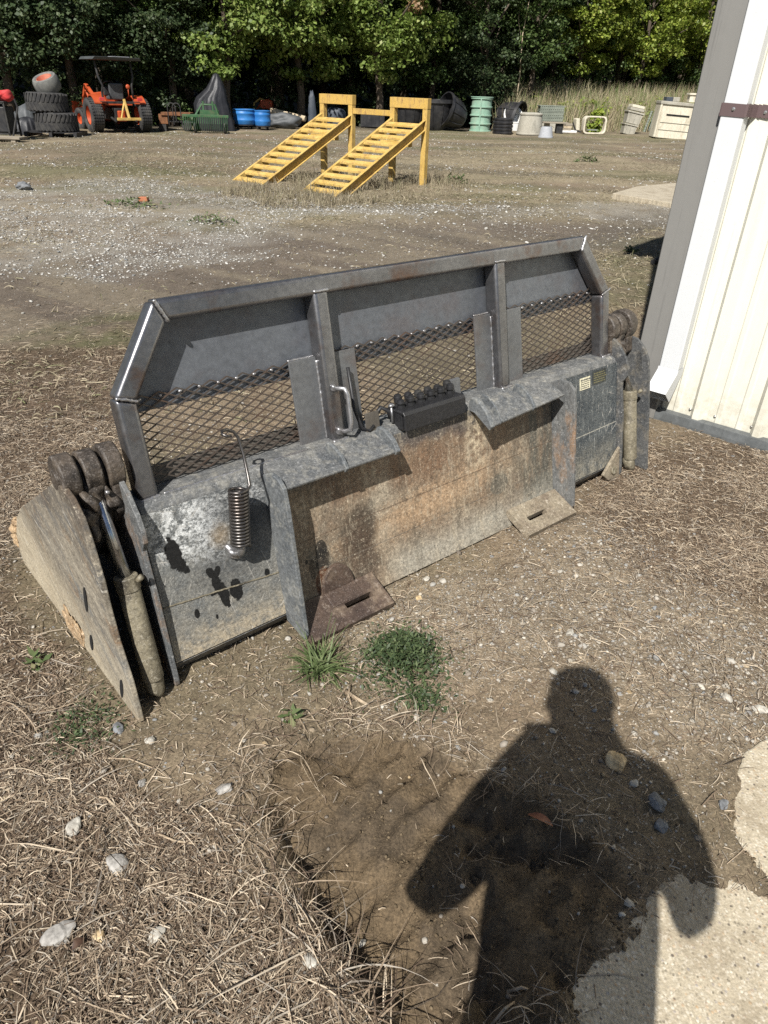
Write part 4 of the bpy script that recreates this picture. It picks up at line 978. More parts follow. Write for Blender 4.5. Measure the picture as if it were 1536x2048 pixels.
# local axes: x right to left, y from the posts to the foot, z up
rm = Matrix(((RU.x, RV.x, 0, RO_.x), (RU.y, RV.y, 0, RO_.y), (RU.z, RV.z, 1, RO_.z), (0, 0, 0, 1)))
ramp.matrix_world = Matrix.Translation(RO_) @ Matrix.Rotation(math.pi - ry, 4, 'Z')
def rl(v):                                                    # into the ramp's own (un-tilted) frame
    u, w, z = v; p = RO_ + RU * u + RV * w + Vector((0, 0, z)); return ramp.matrix_world.inverted() @ p
RW, RH, RL_, RT, RS = .815, 1.35, 2.49, 1.03, 1.70
def rbox(name, a, b, par, mat='yellow', bev=.004, drop=None):
    mb = MB(); P = [(x, y, z) for z in (a[2], b[2]) for x, y in ((a[0], a[1]), (b[0], a[1]), (b[0], b[1]), (a[0], b[1]))]
    return fixn(mb.hexa([rl(p) for p in P]).build(name, M[mat], par, bev, 2))
bpy.context.view_layer.update()
tapered = grunge('yellow_paint_with_rust_top', (.45, .285, .065), (.54, .37, .115), 5, .6, c3=(.16, .07, .035), scale3=5, amt3=.8, stretch=(3, 3, .8)); M['yellowrust'] = tapered
for k, off in enumerate((0.0, RS)):
    for u in (off, off + RW - .1): 
        rbox('ramp_post', (u, -.1, -.12), (u + .1, .0, RH - .16), ramp)
    rbox('ramp_header', (off - .004, -.105, RH - .158), (off + RW + .004, .005, RH), ramp, 'yellowrust')
    for u in (off + .1, off + RW - .04 - .1):
        pass
    for u0, rside in ((off + .02, True), (off + RW - .07, False)):
        # C-channel rail: web and two flanges, sloping
        zt = lambda y: RT * (1 - y / RL_); dpt = .17
        mb = MB()
        for (a0, a1, d0, d1) in (((u0 + .043, u0 + .053, .0, dpt) if rside else (u0 - .003, u0 + .007, .0, dpt)), (u0, u0 + .05, .0, .012), (u0, u0 + .05, dpt - .012, dpt)):
            Q = []
            for y in (.004, RL_ + .08):
                z = zt(y); Q.append([(a0, y, z - d1), (a1, y, z - d1), (a1, y, z - d0), (a0, y, z - d0)])
            mb.hexa([rl(p) for p in Q[0]] + [rl(p) for p in Q[1]])
        fixn(mb.build('ramp_rail', M['yellow'], ramp, .002))
    nr = 12
    for i in range(nr):
        y = .12 + i * (RL_ - .12) / (nr - .6); z = RT * (1 - y / RL_)
        mb = MB(); sl = RT / RL_
        a0, a1 = off + .035, off + RW - .06
        P = [(a0, y, z - .005), (a1, y, z - .005), (a1, y + .08, z - .005 - .08 * sl), (a0, y + .08, z - .005 - .08 * sl)]
        lo = [(p[0], p[1], p[2] - .035) for p in P]
        fixn(mb.hexa([rl(p) for p in lo] + [rl(p) for p in P]).build('ramp_rung', M['yellow'], ramp, .003))
    rbox('cross_brace', (off + .07, .30, .62), (off + RW - .07, .35, .70), ramp)
rbox('spacer_bar', (RW - .0, -.07, RH - .30), (RS + .0, -.02, RH - .21), ramp, 'yellowrust')

# ================================================================== THINGS ALONG THE EDGE OF THE WOOD
def spot(px, py):
    p = gp(px, py); z = hz(p.x, p.y); return Vector((p.x, p.y, z)), mpp(p.y)
def thing(name, px, py, label, cat, rz=0.0, group=None, dz=0.0):
    p, m = spot(px, py); p.z += dz
    return empty(name, tuple(p), rz, label, cat, group), m
VX = 1 / 1.13                                                 # heights read a little tall this far up the picture
def tyre_mb(R, w, rin, lugs=28, M_=None, c=(0, 0, 0)):        # axis along local z
    mb = MB(); h = w / 2
    mb.lathe([(rin, -h * .8), (rin * 1.12, -h * .98), (R * .86, -h), (R * .965, -h * .82), (R * .985, -h * .4), (R * .985, h * .4), (R * .965, h * .82), (R * .86, h), (rin * 1.12, h * .98), (rin, h * .8)], 40, M_, c, close=False)
    for k in range(lugs):
        a = 2 * math.pi * k / lugs
        for s in (-1, 1):
            a2 = a + (math.pi / lugs if s > 0 else 0); da = 2 * math.pi / lugs
            P = []
            for rr in (R * .955, R * 1.012):
                for (zz, dd) in ((s * h * .04, 0), (s * h * .9, da * .75), (s * h * .9, da * 1.2), (s * h * .04, da * .45)):
                    v = Vector((rr * math.cos(a2 + dd), rr * math.sin(a2 + dd), zz))
                    P.append((M_ @ v if M_ is not None else v) + Vector(c))
            mb.hexa(P)
    return mb
def turf_mb(R, w, rin, M_, c):
    mb = MB(); h = w / 2
    mb.lathe([(rin, -h * .8), (rin * 1.15, -h * .95), (R * .84, -h), (R * .95, -h * .85), (R * .985, -h * .4), (R * .985, h * .4), (R * .95, h * .85), (R * .84, h), (rin * 1.15, h * .95), (rin, h * .8)], 40, M_, c, close=False)
    for k in range(36):
        a = 2 * math.pi * k / 36
        for q in range(5):
            z0 = -h * .8 + q * h * .33; P = []
            for rr in (R * .95, R * 1.01):
                for zz, dd in ((z0, .0), (z0 + h * .24, .0), (z0 + h * .24, .11), (z0, .11)):
                    v = Vector((rr * math.cos(a + dd), rr * math.sin(a + dd), zz)); P.append((M_ @ v) + Vector(c))
            mb.hexa(P)
    return mb
def rim_mb(R, w, M_, c, s=1):
    mb = MB(); h = w / 2 * s
    mb.lathe([(R, h * .85), (R * .93, h * .9), (R * .86, h * .55), (R * .80, h * .15), (R * .45, h * .1), (R * .40, h * .35), (R * .2, h * .38), (R * .02, h * .4)], 28, M_, c, close=False)
    mb.lathe([(R * 1.0, -h * .85), (R * .9, -h * .6), (R * .80, h * .1)], 28, M_, c, close=False)
    return mb
def sm(o, a=40): return smooth_by_angle(o, a)
def pallet(name, px, py, w, d, rz, label, mat='wood', grp=None):
    e, m = thing(name, px, py, label, 'pallet', rz, grp)
    for k in range(5): MB().box((0, -d / 2 + d * (k + .5) / 5, .125), (w, d / 5 * .8, .02)).build('deck_board', M[mat], e)
    for k in range(3): MB().box((-w / 2 + .05 + k * (w - .1) / 2, 0, .058), (.09, d, .11)).build('stringer', M[mat], e)
    return e, m
# --- tyres on a black pallet
e, m = pallet('pallet', 114, 270, 1.5, 1.2, .1, 'black pallet under the stack of wide tyres', 'blackplastic')
bx, by, bzz = e.location
R1 = 40 * m
for k, (dx, z0, r, lb) in enumerate(((.06, .135, R1, 'wide black lug tyre lying flat on the pallet, lowest of its stack'), (-.12, .135 + .50, R1 * .97, 'wide black lug tyre lying flat as the middle of the stack'))):
    o = sm(tyre_mb(r, .50, r * .55, 30).build('tyre', M['rubber'])); o.location = (bx + dx, by, bzz + z0 + .25); o.rotation_euler = (0, .02 * k, k)
    tag(o, lb, 'tyre', 'tyres stacked on the pallet')
w1 = empty('small_wheel', (bx + .0, by - .05, bzz + .135 + 1.0 + .215), 0, 'small grey tyre with faded orange rim lying tilted on top of the tyre stack', 'wheel')
w1.rotation_euler = (math.radians(24), math.radians(-10), 0)
sm(MB().lathe([(.22, -.17), (.26, -.2), (.33, -.19), (.365, -.12), (.37, 0), (.365, .12), (.33, .19), (.26, .2), (.22, .17)], 36, close=False).build('tyre', grunge('worn_grey_tyre', (.1, .1, .095), (.17, .17, .155), 6, .85), w1))
sm(rim_mb(.235, .40, None, (0, 0, 0)).build('rim', grunge('faded_orange_rim', (.5, .14, .08), (.55, .25, .17), 6, .7), w1))

# --- compact tractor, rear towards the camera
tp = gp(241, 262); D0 = tp.y; tm = mpp(D0)
tr_ = empty('compact_tractor', (tp.x, tp.y, hz(tp.x, tp.y)), math.radians(38), 'orange compact tractor with dark canopy and front loader parked before the wood', 'tractor')
# local: +y forward (away, to the left), x right
RXm = Matrix.Rotation(math.pi / 2, 3, 'Y')
for s in (-1, 1):
    wq = empty('rear_wheel', (s * .80, 0, .50)); wq.parent = tr_
    turf_mb(.50, .42, .27, RXm, (0, 0, 0)).build('tyre', M['rubber'], wq); sm(wq.children[0])
    sm(rim_mb(.28, .34, RXm, (0, 0, 0), s).build('rim', M['orange'], wq))
    wf = empty('front_wheel', (s * .66, 1.75, .33)); wf.parent = tr_; wf.rotation_euler = (0, 0, .2)
    turf_mb(.33, .26, .17, RXm, (0, 0, 0)).build('tyre', M['rubber'], wf); sm(wf.children[0])
    sm(rim_mb(.175, .2, RXm, (0, 0, 0), s).build('rim', M['orange'], wf))
    fd = MB(); P = []
    for k in range(9): a = math.radians(38 + 95 * k / 8); P.append((.56 * math.cos(a) * -1 if False else .56 * math.cos(a), .56 * math.sin(a)))
    for (y0, z0), (y1, z1) in zip(P[:-1], P[1:]):
        x0, x1 = sorted((s * .46, s * .84)); 
        fd.hexa([(x0, -y0 * .9, .50 + z0), (x1, -y0 * .9, .50 + z0), (x1, -y1 * .9, .50 + z1), (x0, -y1 * .9, .50 + z1), (x0, -y0 * .9, .525 + z0 * 1.02), (x1, -y0 * .9, .525 + z0 * 1.02), (x1, -y1 * .9, .525 + z1 * 1.02), (x0, -y1 * .9, .525 + z1 * 1.02)])
    fixn(fd.build('fender', M['orange'], tr_))
    MB().box((s * .62, -.48, .98), (.16, .05, .09)).build('tail_light', M['redcloth'], tr_, .01)
    P = [(s * .50, -.22, .85), (s * .50, -.24, 1.18), (s * .47, -.3, 1.35), (s * .56, -.25, 1.6), (s * .57, -.15, 2.02)]
    sm(MB().tube(P, .035, 8).build('roll_bar', M['darkmetal'], tr_), 60)
    ar = MB(); q = [(s * .42, .75, .95), (s * .44, 1.5, 1.35), (s * .44, 2.35, .55)]
    for a, b in zip(q[:-1], q[1:]): ar.tube([a, b], .07, 4)
    ar.tube([(s * .42, 1.0, .45), (s * .42, .75, 1.1)], .06, 4); ar.tube([(s * .42, 1.05, .6), (s * .44, 1.6, 1.2)], .04, 8)
    ar.build('loader_arm', M['orange'], tr_, .01)
fixn(MB().prism([(-.28, .55, .62), (-.28, 2.0, .62), (-.28, 2.05, .95), (-.28, 1.5, 1.12), (-.28, .55, 1.17)], (.56, 0, 0)).build('hood', M['orange'], tr_, .04, 3))
fixn(MB().prism([(-.22, -.35, .35), (-.22, 1.9, .4), (-.22, 1.9, .62), (-.22, .5, .72), (-.22, -.35, .72)], (.44, 0, 0)).build('chassis', M['darkmetal'], tr_, .02))
MB().box((0, -.36, .88), (1.3, .06, .07)).build('cross_member', M['darkmetal'], tr_, .01)
MB().box((0, .18, .82), (.9, .8, .05)).build('floor_board', M['orange'], tr_, .01)
fixn(MB().prism([(-.23, -.12, .95), (-.23, .28, .95), (-.23, .28, 1.05), (-.23, -.0, 1.08), (-.23, -.10, 1.42), (-.23, -.19, 1.42)], (.46, 0, 0)).build('seat', M['greytarp'], tr_, .04, 3))
st_ = MB().lathe([(.16, 0), (.175, .01), (.175, .03), (.16, .04)], 20, Matrix.Rotation(-.5, 3, 'X'), (0, .55, 1.38), close=False).build('steering_wheel', M['blackpaint'], tr_)
MB().tube([(0, .72, 1.05), (0, .56, 1.38)], .025, 8).build('steering_column', M['blackpaint'], tr_)
MB().box((0, .6, 1.18), (.4, .22, .25)).build('dash', M['darkmetal'], tr_, .03)
fixn(MB().prism([(-.78, -.62, 2.05), (-.72, -.68, 2.13), (.72, -.68, 2.13), (.78, -.62, 2.05)], (0, 1.35, 0)).build('canopy', grunge('dark_canopy', (.05, .056, .058), (.075, .082, .085), 4, .5), tr_, .015))
MB().box((.12, -.45, 2.142), (.55, .4, .012)).build('canopy_panel', M['greyplastic'], tr_, .004)
bk = MB(); bk.prism([(-.75, 2.3, .28), (-.75, 2.75, .2), (-.75, 2.95, .3), (-.75, 2.85, .34), (-.75, 2.45, .36), (-.75, 2.4, .85), (-.75, 2.3, .85)], (1.5, 0, 0)); fixn(bk.build('loader_bucket_part', M['orange'], tr_, .01)).name = 'front_bucket'
MB().tube([(.1, -.45, .98), (.14, -.62, .42)], .05, 4).box((.12, -.66, .42), (.78, .08, .08)).tube([(-.12, -.62, .44), (.1, -.45, .9)], .03, 6).build('hitch_frame', M['yellow'], tr_, .008)
for s in (-1, 1): MB().tube([(s * .3, -.2, .45), (s * .34, -.72, .36)], .035, 6).build('lower_link', M['darkmetal'], tr_, .004)
MB().box((.0, -.38, .5), (.28, .16, .3)).build('rear_housing', M['orange'], tr_, .03)
MB().tube([(.3, -.4, 1.05), (.3, -.42, 1.3)], .015, 6).blob((.3, -.42, 1.33), (.07, .04, .07), .05, 2, 3).build('warning_light', M['orange'], tr_, smooth=True)

# --- left edge: black cart with sacks
e, m = thing('utility_cart', 12, 276, 'black framed cart at the left edge loaded with sacks', 'cart')
fr = MB()
for x in (-.62, .28):
    for y in (-.3, .35): fr.tube([(x, y, .0), (x, y, .92)], .03, 4)
for z in (.16, .90):
    fr.tube([(-.62, -.3, z), (.28, -.3, z)], .03, 4).tube([(-.62, .35, z), (.28, .35, z)], .03, 4).tube([(.28, -.3, z), (.28, .35, z)], .03, 4)
fr.build('frame', M['darkmetal'], e)
MB().box((-.17, .02, .5), (.82, .55, .62)).build('box', M['blackplastic'], e, .03)
MB().box((-.17, .02, .92), (.95, .7, .03)).build('shelf', M['darkmetal'], e, .005)
MB().tube([(.36, -.3, .1), (.55, -.1, .8), (.5, -.1, 1.0)], .025, 6).build('handle', M['darkmetal'], e)
cx, cy, cz = e.location
tag(MB().blob((cx - .22, cy, cz + 1.10), (.26, .25, .18), .25, 3, 1).build('sack', M['white'], smooth=True), 'white sack slumped on the black cart', 'sack')
tag(MB().blob((cx + .20, cy, cz + 1.06), (.20, .25, .14), .25, 3, 2).build('sack', M['redcloth'], smooth=True), 'red sack slumped on the black cart', 'sack')
pl_ = MB().box((cx + .0, cy - .55, cz + .09), (1.5, .5, .05)).box((cx + .55, cy - .62, cz + .03), (.12, .3, .12)).build('plank', M['wood']); tag(pl_, 'weathered plank on a block in front of the black cart', 'plank')
def drape(name, px, py, prof, label, cat, mat, seed, folds=7, amp=.09, sx=1.0, sy=.8, rz=0):
    """a tarp thrown over something: rings of a ridged, folded cone"""
    p, m = spot(px, py); rnd = random.Random(seed); V = []; F = []; S = 48
    ph = [rnd.uniform(0, 6.28) for _ in range(4)]
    for i, (r, z, ox) in enumerate(prof):
        t_ = 1 - z / max(q[1] for q in prof)
        for k in range(S):
            a = 2 * math.pi * k / S
            f = 1 + amp * (.3 + t_) * (.7 * math.sin(folds * a + ph[0] + z * 1.9 + 1.3 * math.sin(2 * a + ph[3])) + .45 * math.sin((2 * folds + 1) * a + ph[1] + 2.2 * z)) * (1 if z > .01 else .8)
            f += .34 * t_ * (float(fbm(1.7 * math.cos(a) + seed, 1.7 * math.sin(a) + z * 1.1, 3, seed)) - .5)
            V.append((p.x + ox + r * f * sx * math.cos(a), p.y + r * f * sy * math.sin(a), p.z + z * (1 + .03 * math.sin(3 * a + ph[2])) - .02))
    n = len(prof)
    for i in range(n - 1):
        for k in range(S): F.append((i * S + k, i * S + (k + 1) % S, (i + 1) * S + (k + 1) % S, (i + 1) * S + k))
    F.append(tuple(range((n - 1) * S, n * S)))
    mb = MB().add(V, F); o = mb.build(name, M[mat], smooth=True); return tag(o, label, cat)
drape('tarp_pile', 55, 265, [(.40, 0, 0), (.38, .15, 0), (.3, .35, .02), (.2, .46, .05), (.05, .5, .05)], 'low crumpled black tarp between the cart and the tyres', 'tarp', 'tarp', 3, 6, .14, 1.0, .8)
drape('tarp_mound', 60, 260, [(.5, 0, 0), (.45, .3, 0), (.4, .55, .03), (.28, .72, .05), (.05, .8, .05)], 'dark grey tarp mound rising behind the low black tarp', 'tarp', 'greytarp', 8, 6, .14, 1.0, .8)
# --- rusty flat implement with hoops
e, m = thing('rusty_trailer', 350, 262, 'low rusty flat trailer with rod hoops beside the green rake', 'trailer', .05)
MB().box((.1, .2, .52), (1.0, .6, .10)).box((-.35, .2, .36), (.3, .5, .3)).build('deck', M['rust'], e, .01)
for dx in (-.15, .02): MB().tube([(dx, -.1, .2), (dx, -.1, .72)] + [(dx + .13 - .13 * math.cos(math.pi * k / 8), -.1, .72 + .13 * math.sin(math.pi * k / 8)) for k in range(1, 9)] + [(dx + .26, -.1, .3)], .018, 6).build('hoop', M['darkmetal'], e)
MB().tube([(.42, -.02, .17), (.42, .08, .17)], .17, 16).build('wheel', M['rubber'], e, .02)
MB().box((-.4, .1, .1), (.25, .3, .2)).box((.1, .1, .3), (1.1, .08, .06)).build('axle_frame', M['darkmetal'], e)
# --- green landscape rake
e, m = thing('landscape_rake', 414, 266, 'green rake implement with a row of curved spring tines', 'rake', .03)
MB().tube([(-.75, 0, .52), (.78, 0, .52)], .055, 4).tube([(-.75, .0, .42), (-.75, 0, .55)], .05, 4).build('rake_beam', M['green'], e, .008)
for k in range(24):
    x = -.72 + k * 1.46 / 23
    MB().tube([(x, 0, .50), (x, -.14, .44), (x, -.19, .30), (x, -.13, .14), (x, -.03, .05)], .011, 5).build('tine', M['green'], e)
MB().tube([(-.35, 0, .52), (-.15, .25, .85), (.3, .25, .85), (.45, 0, .52)], .035, 4).tube([(-.1, .25, .55), (-.1, .25, .95)], .04, 4).tube([(.22, .25, .55), (.22, .25, .95)], .04, 4).box((.05, .2, .62), (.75, .1, .14)).build('hitch_frame', M['green'], e)
for x in (-.38, .62): sm(MB().tube([(x - .04, .05, .16), (x + .04, .05, .16)], .16, 18).build('gauge_wheel', M['rubber'], e, .015))
drape('tarp_cover', 431, 261, [(.66, 0, 0), (.64, .4, -.02), (.60, .82, -.06), (.52, 1.02, -.03), (.33, 1.3, .14), (.22, 1.52, .18), (.11, 1.7, .18), (.02, 1.74, .18)], 'black tarp draped to a point over tall equipment behind the green rake', 'tarp', 'tarp', 5, 7, .13, 1.0, .8)
# --- blue half drums
for i, (px, w, lb) in enumerate(((490, 44, 'blue plastic half drum, larger of the pair left of the black tarp roll'), (526, 24, 'blue plastic half drum partly hidden, next to the tarp roll'))):
    e, m = thing('blue_drum', px, 260 + i, lb, 'drum', 0, 'blue half drums'); r = w * m / 2 if i == 0 else .30
    o = sm(MB().lathe([(r * .92, .14), (r * .97, .16), (r, .25), (r * 1.03, .27), (r * 1.03, .30), (r, .32), (r, .46), (r * 1.03, .48), (r * 1.03, .51), (r, .53), (r * .97, .58), (r * 1.03, .60), (r * 1.03, .63), (r * .96, .63), (r * .93, .58), (r * .9, .2), (.01, .18)], 36, close=False).build('drum_body', M['blue'], e))
    for a in range(4): sm(MB().tube([(r * .7 * math.cos(a * 1.57 + .7) - .025, r * .7 * math.sin(a * 1.57 + .7), .07), (r * .7 * math.cos(a * 1.57 + .7) + .025, r * .7 * math.sin(a * 1.57 + .7), .07)], .07, 12).build('caster', M['rubber'], e))
    MB().lathe([(r * .95, .11), (r * .95, .14)], 24).build('dolly', M['blackplastic'], e)
# --- orange machine, log, tarp roll, rubble
e, m = thing('orange_implement', 530, 252, 'small orange implement with bent tubes beyond the blue drums', 'implement', dz=.25)
MB().box((.1, .1, .52), (.5, .4, .32)).build('housing', M['orange'], e, .04)
MB().tube([(-.42, 0, .1), (-.4, 0, .55), (-.15, 0, .72), (.15, -.05, .62), (.25, -.05, .4)], .035, 6).build('tube_frame', M['yellow'], e)
MB().tube([(-.3, .05, .35), (-.05, .05, .66), (.2, .05, .7), (.36, .05, .5)], .03, 6).build('tube_frame', M['orange'], e)
MB().tube([(-.4, 0, 0), (-.4, 0, .3)], .05, 6).tube([(.35, 0, 0), (.35, 0, .4)], .05, 6).build('stand', M['darkmetal'], e)
p, m = spot(575, 257); 
tag(sm(MB().tube([(p.x - .7, p.y + .3, p.z + .55), (p.x - .2, p.y + .25, p.z + .47), (p.x + .4, p.y + .1, p.z + .36), (p.x + .72, p.y, p.z + .32)], [.12, .11, .115, .10], 12).build('log', M['log'])), 'pale debarked log lying on the black tarp roll', 'log')
p, m = spot(566, 259)
mb = MB(); mb.blob((p.x, p.y, p.z + .24), (.80, .32, .26), .22, 3, 4); tag(mb.build('tarp_roll', M['greytarp'], smooth=True), 'long dark rolled tarp beside the blue drums', 'tarp roll')
for k, (px, py, r) in enumerate(((474, 226, .17), (488, 228, .22), (503, 226, .16))):
    p, m = spot(px, py + 26); o = MB().blob((p.x, p.y, p.z + r * .9 + .05), (r * 1.2, r, r * .8), .35, 2, k + 3).build('rubble_block', M['concrete']); tag(o, ['small grey rubble block, leftmost behind the blue drums', 'grey rubble block, largest behind the blue drums', 'grey rubble block nearest the orange implement'][k], 'rubble', 'rubble behind the blue drums')
drape('tarp_bundle', 671, 256, [(.42, 0, 0), (.44, .3, 0), (.42, .55, 0), (.36, .66, 0), (.1, .7, 0)], 'grey tarp bundle tied round a box, seen through the nearer ramp frame on the left', 'tarp', 'bluetarp', 15, 9, .07, 1, .7)['label'] = 'slate tarp tied round a box, seen through the left ramp frame'
drape('tarp_post', 625, 258, [(.18, 0, 0), (.16, .6, 0), (.12, 1.1, 0), (.05, 1.3, 0)], 'narrow dark tarp standing upright left of the ramps', 'tarp', 'bluetarp', 21, 5, .1)
e, m = thing('black_crate', 745, 258, 'low black crate seen between the two ramp frames', 'crate')
MB().box((0, .2, .28), (1.0, .6, .5)).build('body', M['blackplastic'], e, .02); MB().box((0, .2, .545), (1.06, .66, .05)).build('rim', M['blackplastic'], e, .01)
for k in range(6): MB().box((-.42 + k * .168, -.105, .28), (.04, .02, .46)).build('rib', M['blackplastic'], e)
tag(MB().blob((0, 0, 0), (.16, .1, .05), .2, 2, 7).build('feed_sack', M['white'], smooth=True), 'flat white bag lying behind the upper rungs of the left ramp', 'bag').location = tuple(spot(664, 251)[0] + Vector((0, 0, .06)))
# --- big black tubs
def tub(px, py, w, h, label, tilt=None, grp='black plastic tubs'):
    e, m = thing('black_tub', px, py, label, 'tub', 0, grp)
    r = w * m / 2; H = h * m * VX
    o = sm(MB().lathe([(.02, .02), (r * .55, .0), (r * .66, H * .1), (r * .86, H * .45), (r * .95, H * .86), (r * 1.05, H * .88), (r * 1.05, H), (r * .98, H), (r * .9, H * .8), (r * .6, H * .12), (.02, H * .1)], 40, close=False).build('tub_shell', M['blackplastic'], e))
    for k in range(10):
        a = 2 * math.pi * k / 10
        MB().tube([(r * .67 * math.cos(a), r * .67 * math.sin(a), H * .1), (r * .88 * math.cos(a), r * .88 * math.sin(a), H * .45), (r * .97 * math.cos(a), r * .97 * math.sin(a), H * .86)], .02, 5).build('moulded_rib', M['blackplastic'], e)
    if tilt: e.rotation_euler = tilt; e.location.z += r * .72
    return e
tub(872, 261, 66, 60, 'large black ribbed tub standing upright just right of the ramps')
tub(818, 259, 60, 50, 'black tub standing upright behind the right ramp frame')
tub(922, 262, 62, 52, 'black ribbed dome tub tipped on its side left of the green riser', (math.radians(70), 0, math.radians(-65)))
tub(994, 259, 64, 52, 'black tub tipped over behind the green riser and the rings', (math.radians(100), 0, math.radians(60)))
# --- pale green riser, rings
e, m = thing('green_riser', 959, 262, 'pale green ribbed plastic riser standing between the tipped black tubs', 'riser')
r = 20.5 * m; H = 66 * m * VX
pr = [(r * 1.12, 0), (r * 1.12, .04), (r * .92, .05)]
for k in range(1, 5):
    z = H * k / 4.05; pr += [(r * .95, z - .05), (r * 1.06, z - .04), (r * 1.06, z), (r * .95, z + .01)]
pr += [(r * 1.1, H), (r * 1.1, H + .03), (r * .85, H + .03), (r * .85, H - .3)]
sm(MB().lathe(pr, 36, close=False).build('riser_body', M['palegreen'], e))
for a in (-1.75, 1.4): MB().box((r * 1.0 * math.cos(a), r * 1.0 * math.sin(a), H / 2), (.05, .05, H)).build('seam_rib', M['palegreen'], e)
p, m = spot(1004, 268)
for k in range(5):
    r = (20 - (2.5 if k == 4 else 0)) * m
    o = sm(MB().lathe([(r * .62, 0), (r * .95, .0), (r, .03), (r, .085), (r * .9, .115), (r * .66, .115), (r * .62, .09), (r * .62, 0)], 32, close=False).build('plastic_ring', M['blackplastic']))
    o.location = (p.x + random.uniform(-.03, .03), p.y, p.z + k * .118); tag(o, ['lowest of the stacked black plastic rings', 'black plastic ring second from the bottom of its stack', 'black plastic ring in the middle of its stack', 'black plastic ring second from the top of its stack', 'topmost, slightly smaller black plastic ring of the stack'][k], 'ring', 'black rings stacked by the green riser')
# --- white tubs
def bucket_thing(px, py, w, h, label, mat, up=True, dz=0, grp=None, name='plastic_bucket'):
    e, m = thing(name, px, py, label, 'bucket', 0, grp, dz); r = w * m / 2; H = h * m * VX
    a, b = (r * .85, r) if up else (r, r * .78)
    pr = [(a, 0), (a * 1.02, .02), (b, H - .03), (b * 1.06, H - .03), (b * 1.06, H), (b * .94, H), (a * .92, .05), (.01, .04)] if up else [(a * 1.06, 0), (a * 1.06, .04), (a, .05), (b * 1.03, H - .06), (b * .92, H), (.01, H)]
    sm(MB().lathe(pr, 32, close=False).build('bucket_body', M[mat], e)); 
    MB().tube([(r * math.cos(t_) * 1.02, -r * .25 * math.sin(t_) - .0, H * .9 + (.08 * math.sin(t_))) for t_ in [math.pi * k / 10 for k in range(11)]], .006, 5).build('bail_handle', M['darkmetal'], e)
    return e
bucket_thing(1030, 263, 20, 17, 'small white bucket between the black rings and the grey concrete riser', 'white')
e, m = thing('white_basin', 1020, 261, 'white moulded basin leaning behind the black rings', 'basin'); e.rotation_euler = (math.radians(60), .1, .2)
sm(MB().lathe([(.01, .0), (.24, .0), (.3, .04), (.40, .22), (.46, .23), (.46, .26), (.38, .25), (.27, .07), (.01, .05)], 28, close=False).build('basin_shell', M['white'], e)); e.location.z += .42
# --- concrete riser, crates, bucket and lids
e, m = thing('concrete_riser', 1058, 270, 'streaked grey concrete riser with a loose lid on top', 'concrete riser')
r = 25 * m; H = 38 * m * VX
sm(MB().lathe([(r * 1.04, 0), (r * 1.06, .04), (r, .06), (r * .86, H), (r * .7, H), (r * .8, .1)], 36, close=False).build('riser_body', M['concrete'], e))
sm(MB().lathe([(.01, H + .005), (r * .9, H + .005), (r * .92, H + .05), (r * .7, H + .1), (.01, H + .11)], 36, close=False).build('lid', M['concrete'], e))
p, m = spot(1096, 264)
for k in range(3):
    o = MB(); w, d, h = 50 * m, .7, .22; z = .34 + k * .225
    o.box((0, 0, h * .4), (w * .94, d * .94, h * .8)).box((0, 0, h * .9), (w, d, h * .16))
    for q in range(12): o.box((-w * .44 + q * w * .08, -d * .485, h * .55), (w * .045, .02, h * .5))
    o = o.build('utility_vault', M['greycrate'], None, .008); o.location = (p.x, p.y, p.z + z); tag(o, ['lowest of the stacked grey green plastic vaults', 'middle grey green plastic vault of the stack', 'topmost grey green plastic vault of the stack'][k], 'vault', 'grey green vaults in a stack')
o = MB().box((0, 0, .17), (46 * m, .6, .33)).box((0, -.02, .02), (50 * m, .66, .04)).build('support_block', M['concrete'], None, .01); o.location = tuple(p); tag(o, 'squat grey block carrying the stacked grey green vaults', 'block')
e = bucket_thing(1091, 274, 28, 22, 'upturned pale grey bucket standing in front of the vault stack', 'greyplastic', False)
e, m = thing('board_stand', 1107, 270, 'grey board resting across blocks beside the upturned bucket', 'board')
MB().box((0, .1, .40), (50 * m, .5, .05)).build('board', M['wood'], e, .005); MB().box((.22, .15, .19), (.26, .4, .38)).build('block', M['darkmetal'], e, .02); MB().box((-.28, .25, .19), (.2, .3, .38)).build('block', M['concrete'], e, .02)
p, m = spot(1130, 268)
for k in range(3):
    o = MB().box((0, 0, 0), (.36 - .03 * k, .5, .085)).build('lumber_stack', M[['wood', 'log', 'wood'][k]], None, .008); o.name = 'board'; o.location = (p.x + .02 * k, p.y, p.z + .15 + .092 * k); o.rotation_euler = (0, 0, .08 * k); tag(o, ['lowest short board of the pile right of the bucket', 'pale middle board of the short pile', 'top board of the short pile right of the bucket'][k], 'board', 'short boards in a pile')
o = MB().box((0, 0, .05), (.62, .5, .03)).box((0, -.24, .08), (.62, .03, .08)).box((0, .24, .08), (.62, .03, .08)).box((-.3, 0, .08), (.03, .5, .08)).box((.3, 0, .08), (.03, .5, .08)).build('white_tray', M['white'], None, .006); o.location = (p.x + .12, p.y - .02, p.z); tag(o, 'flat white tray lying under the short boards', 'tray')
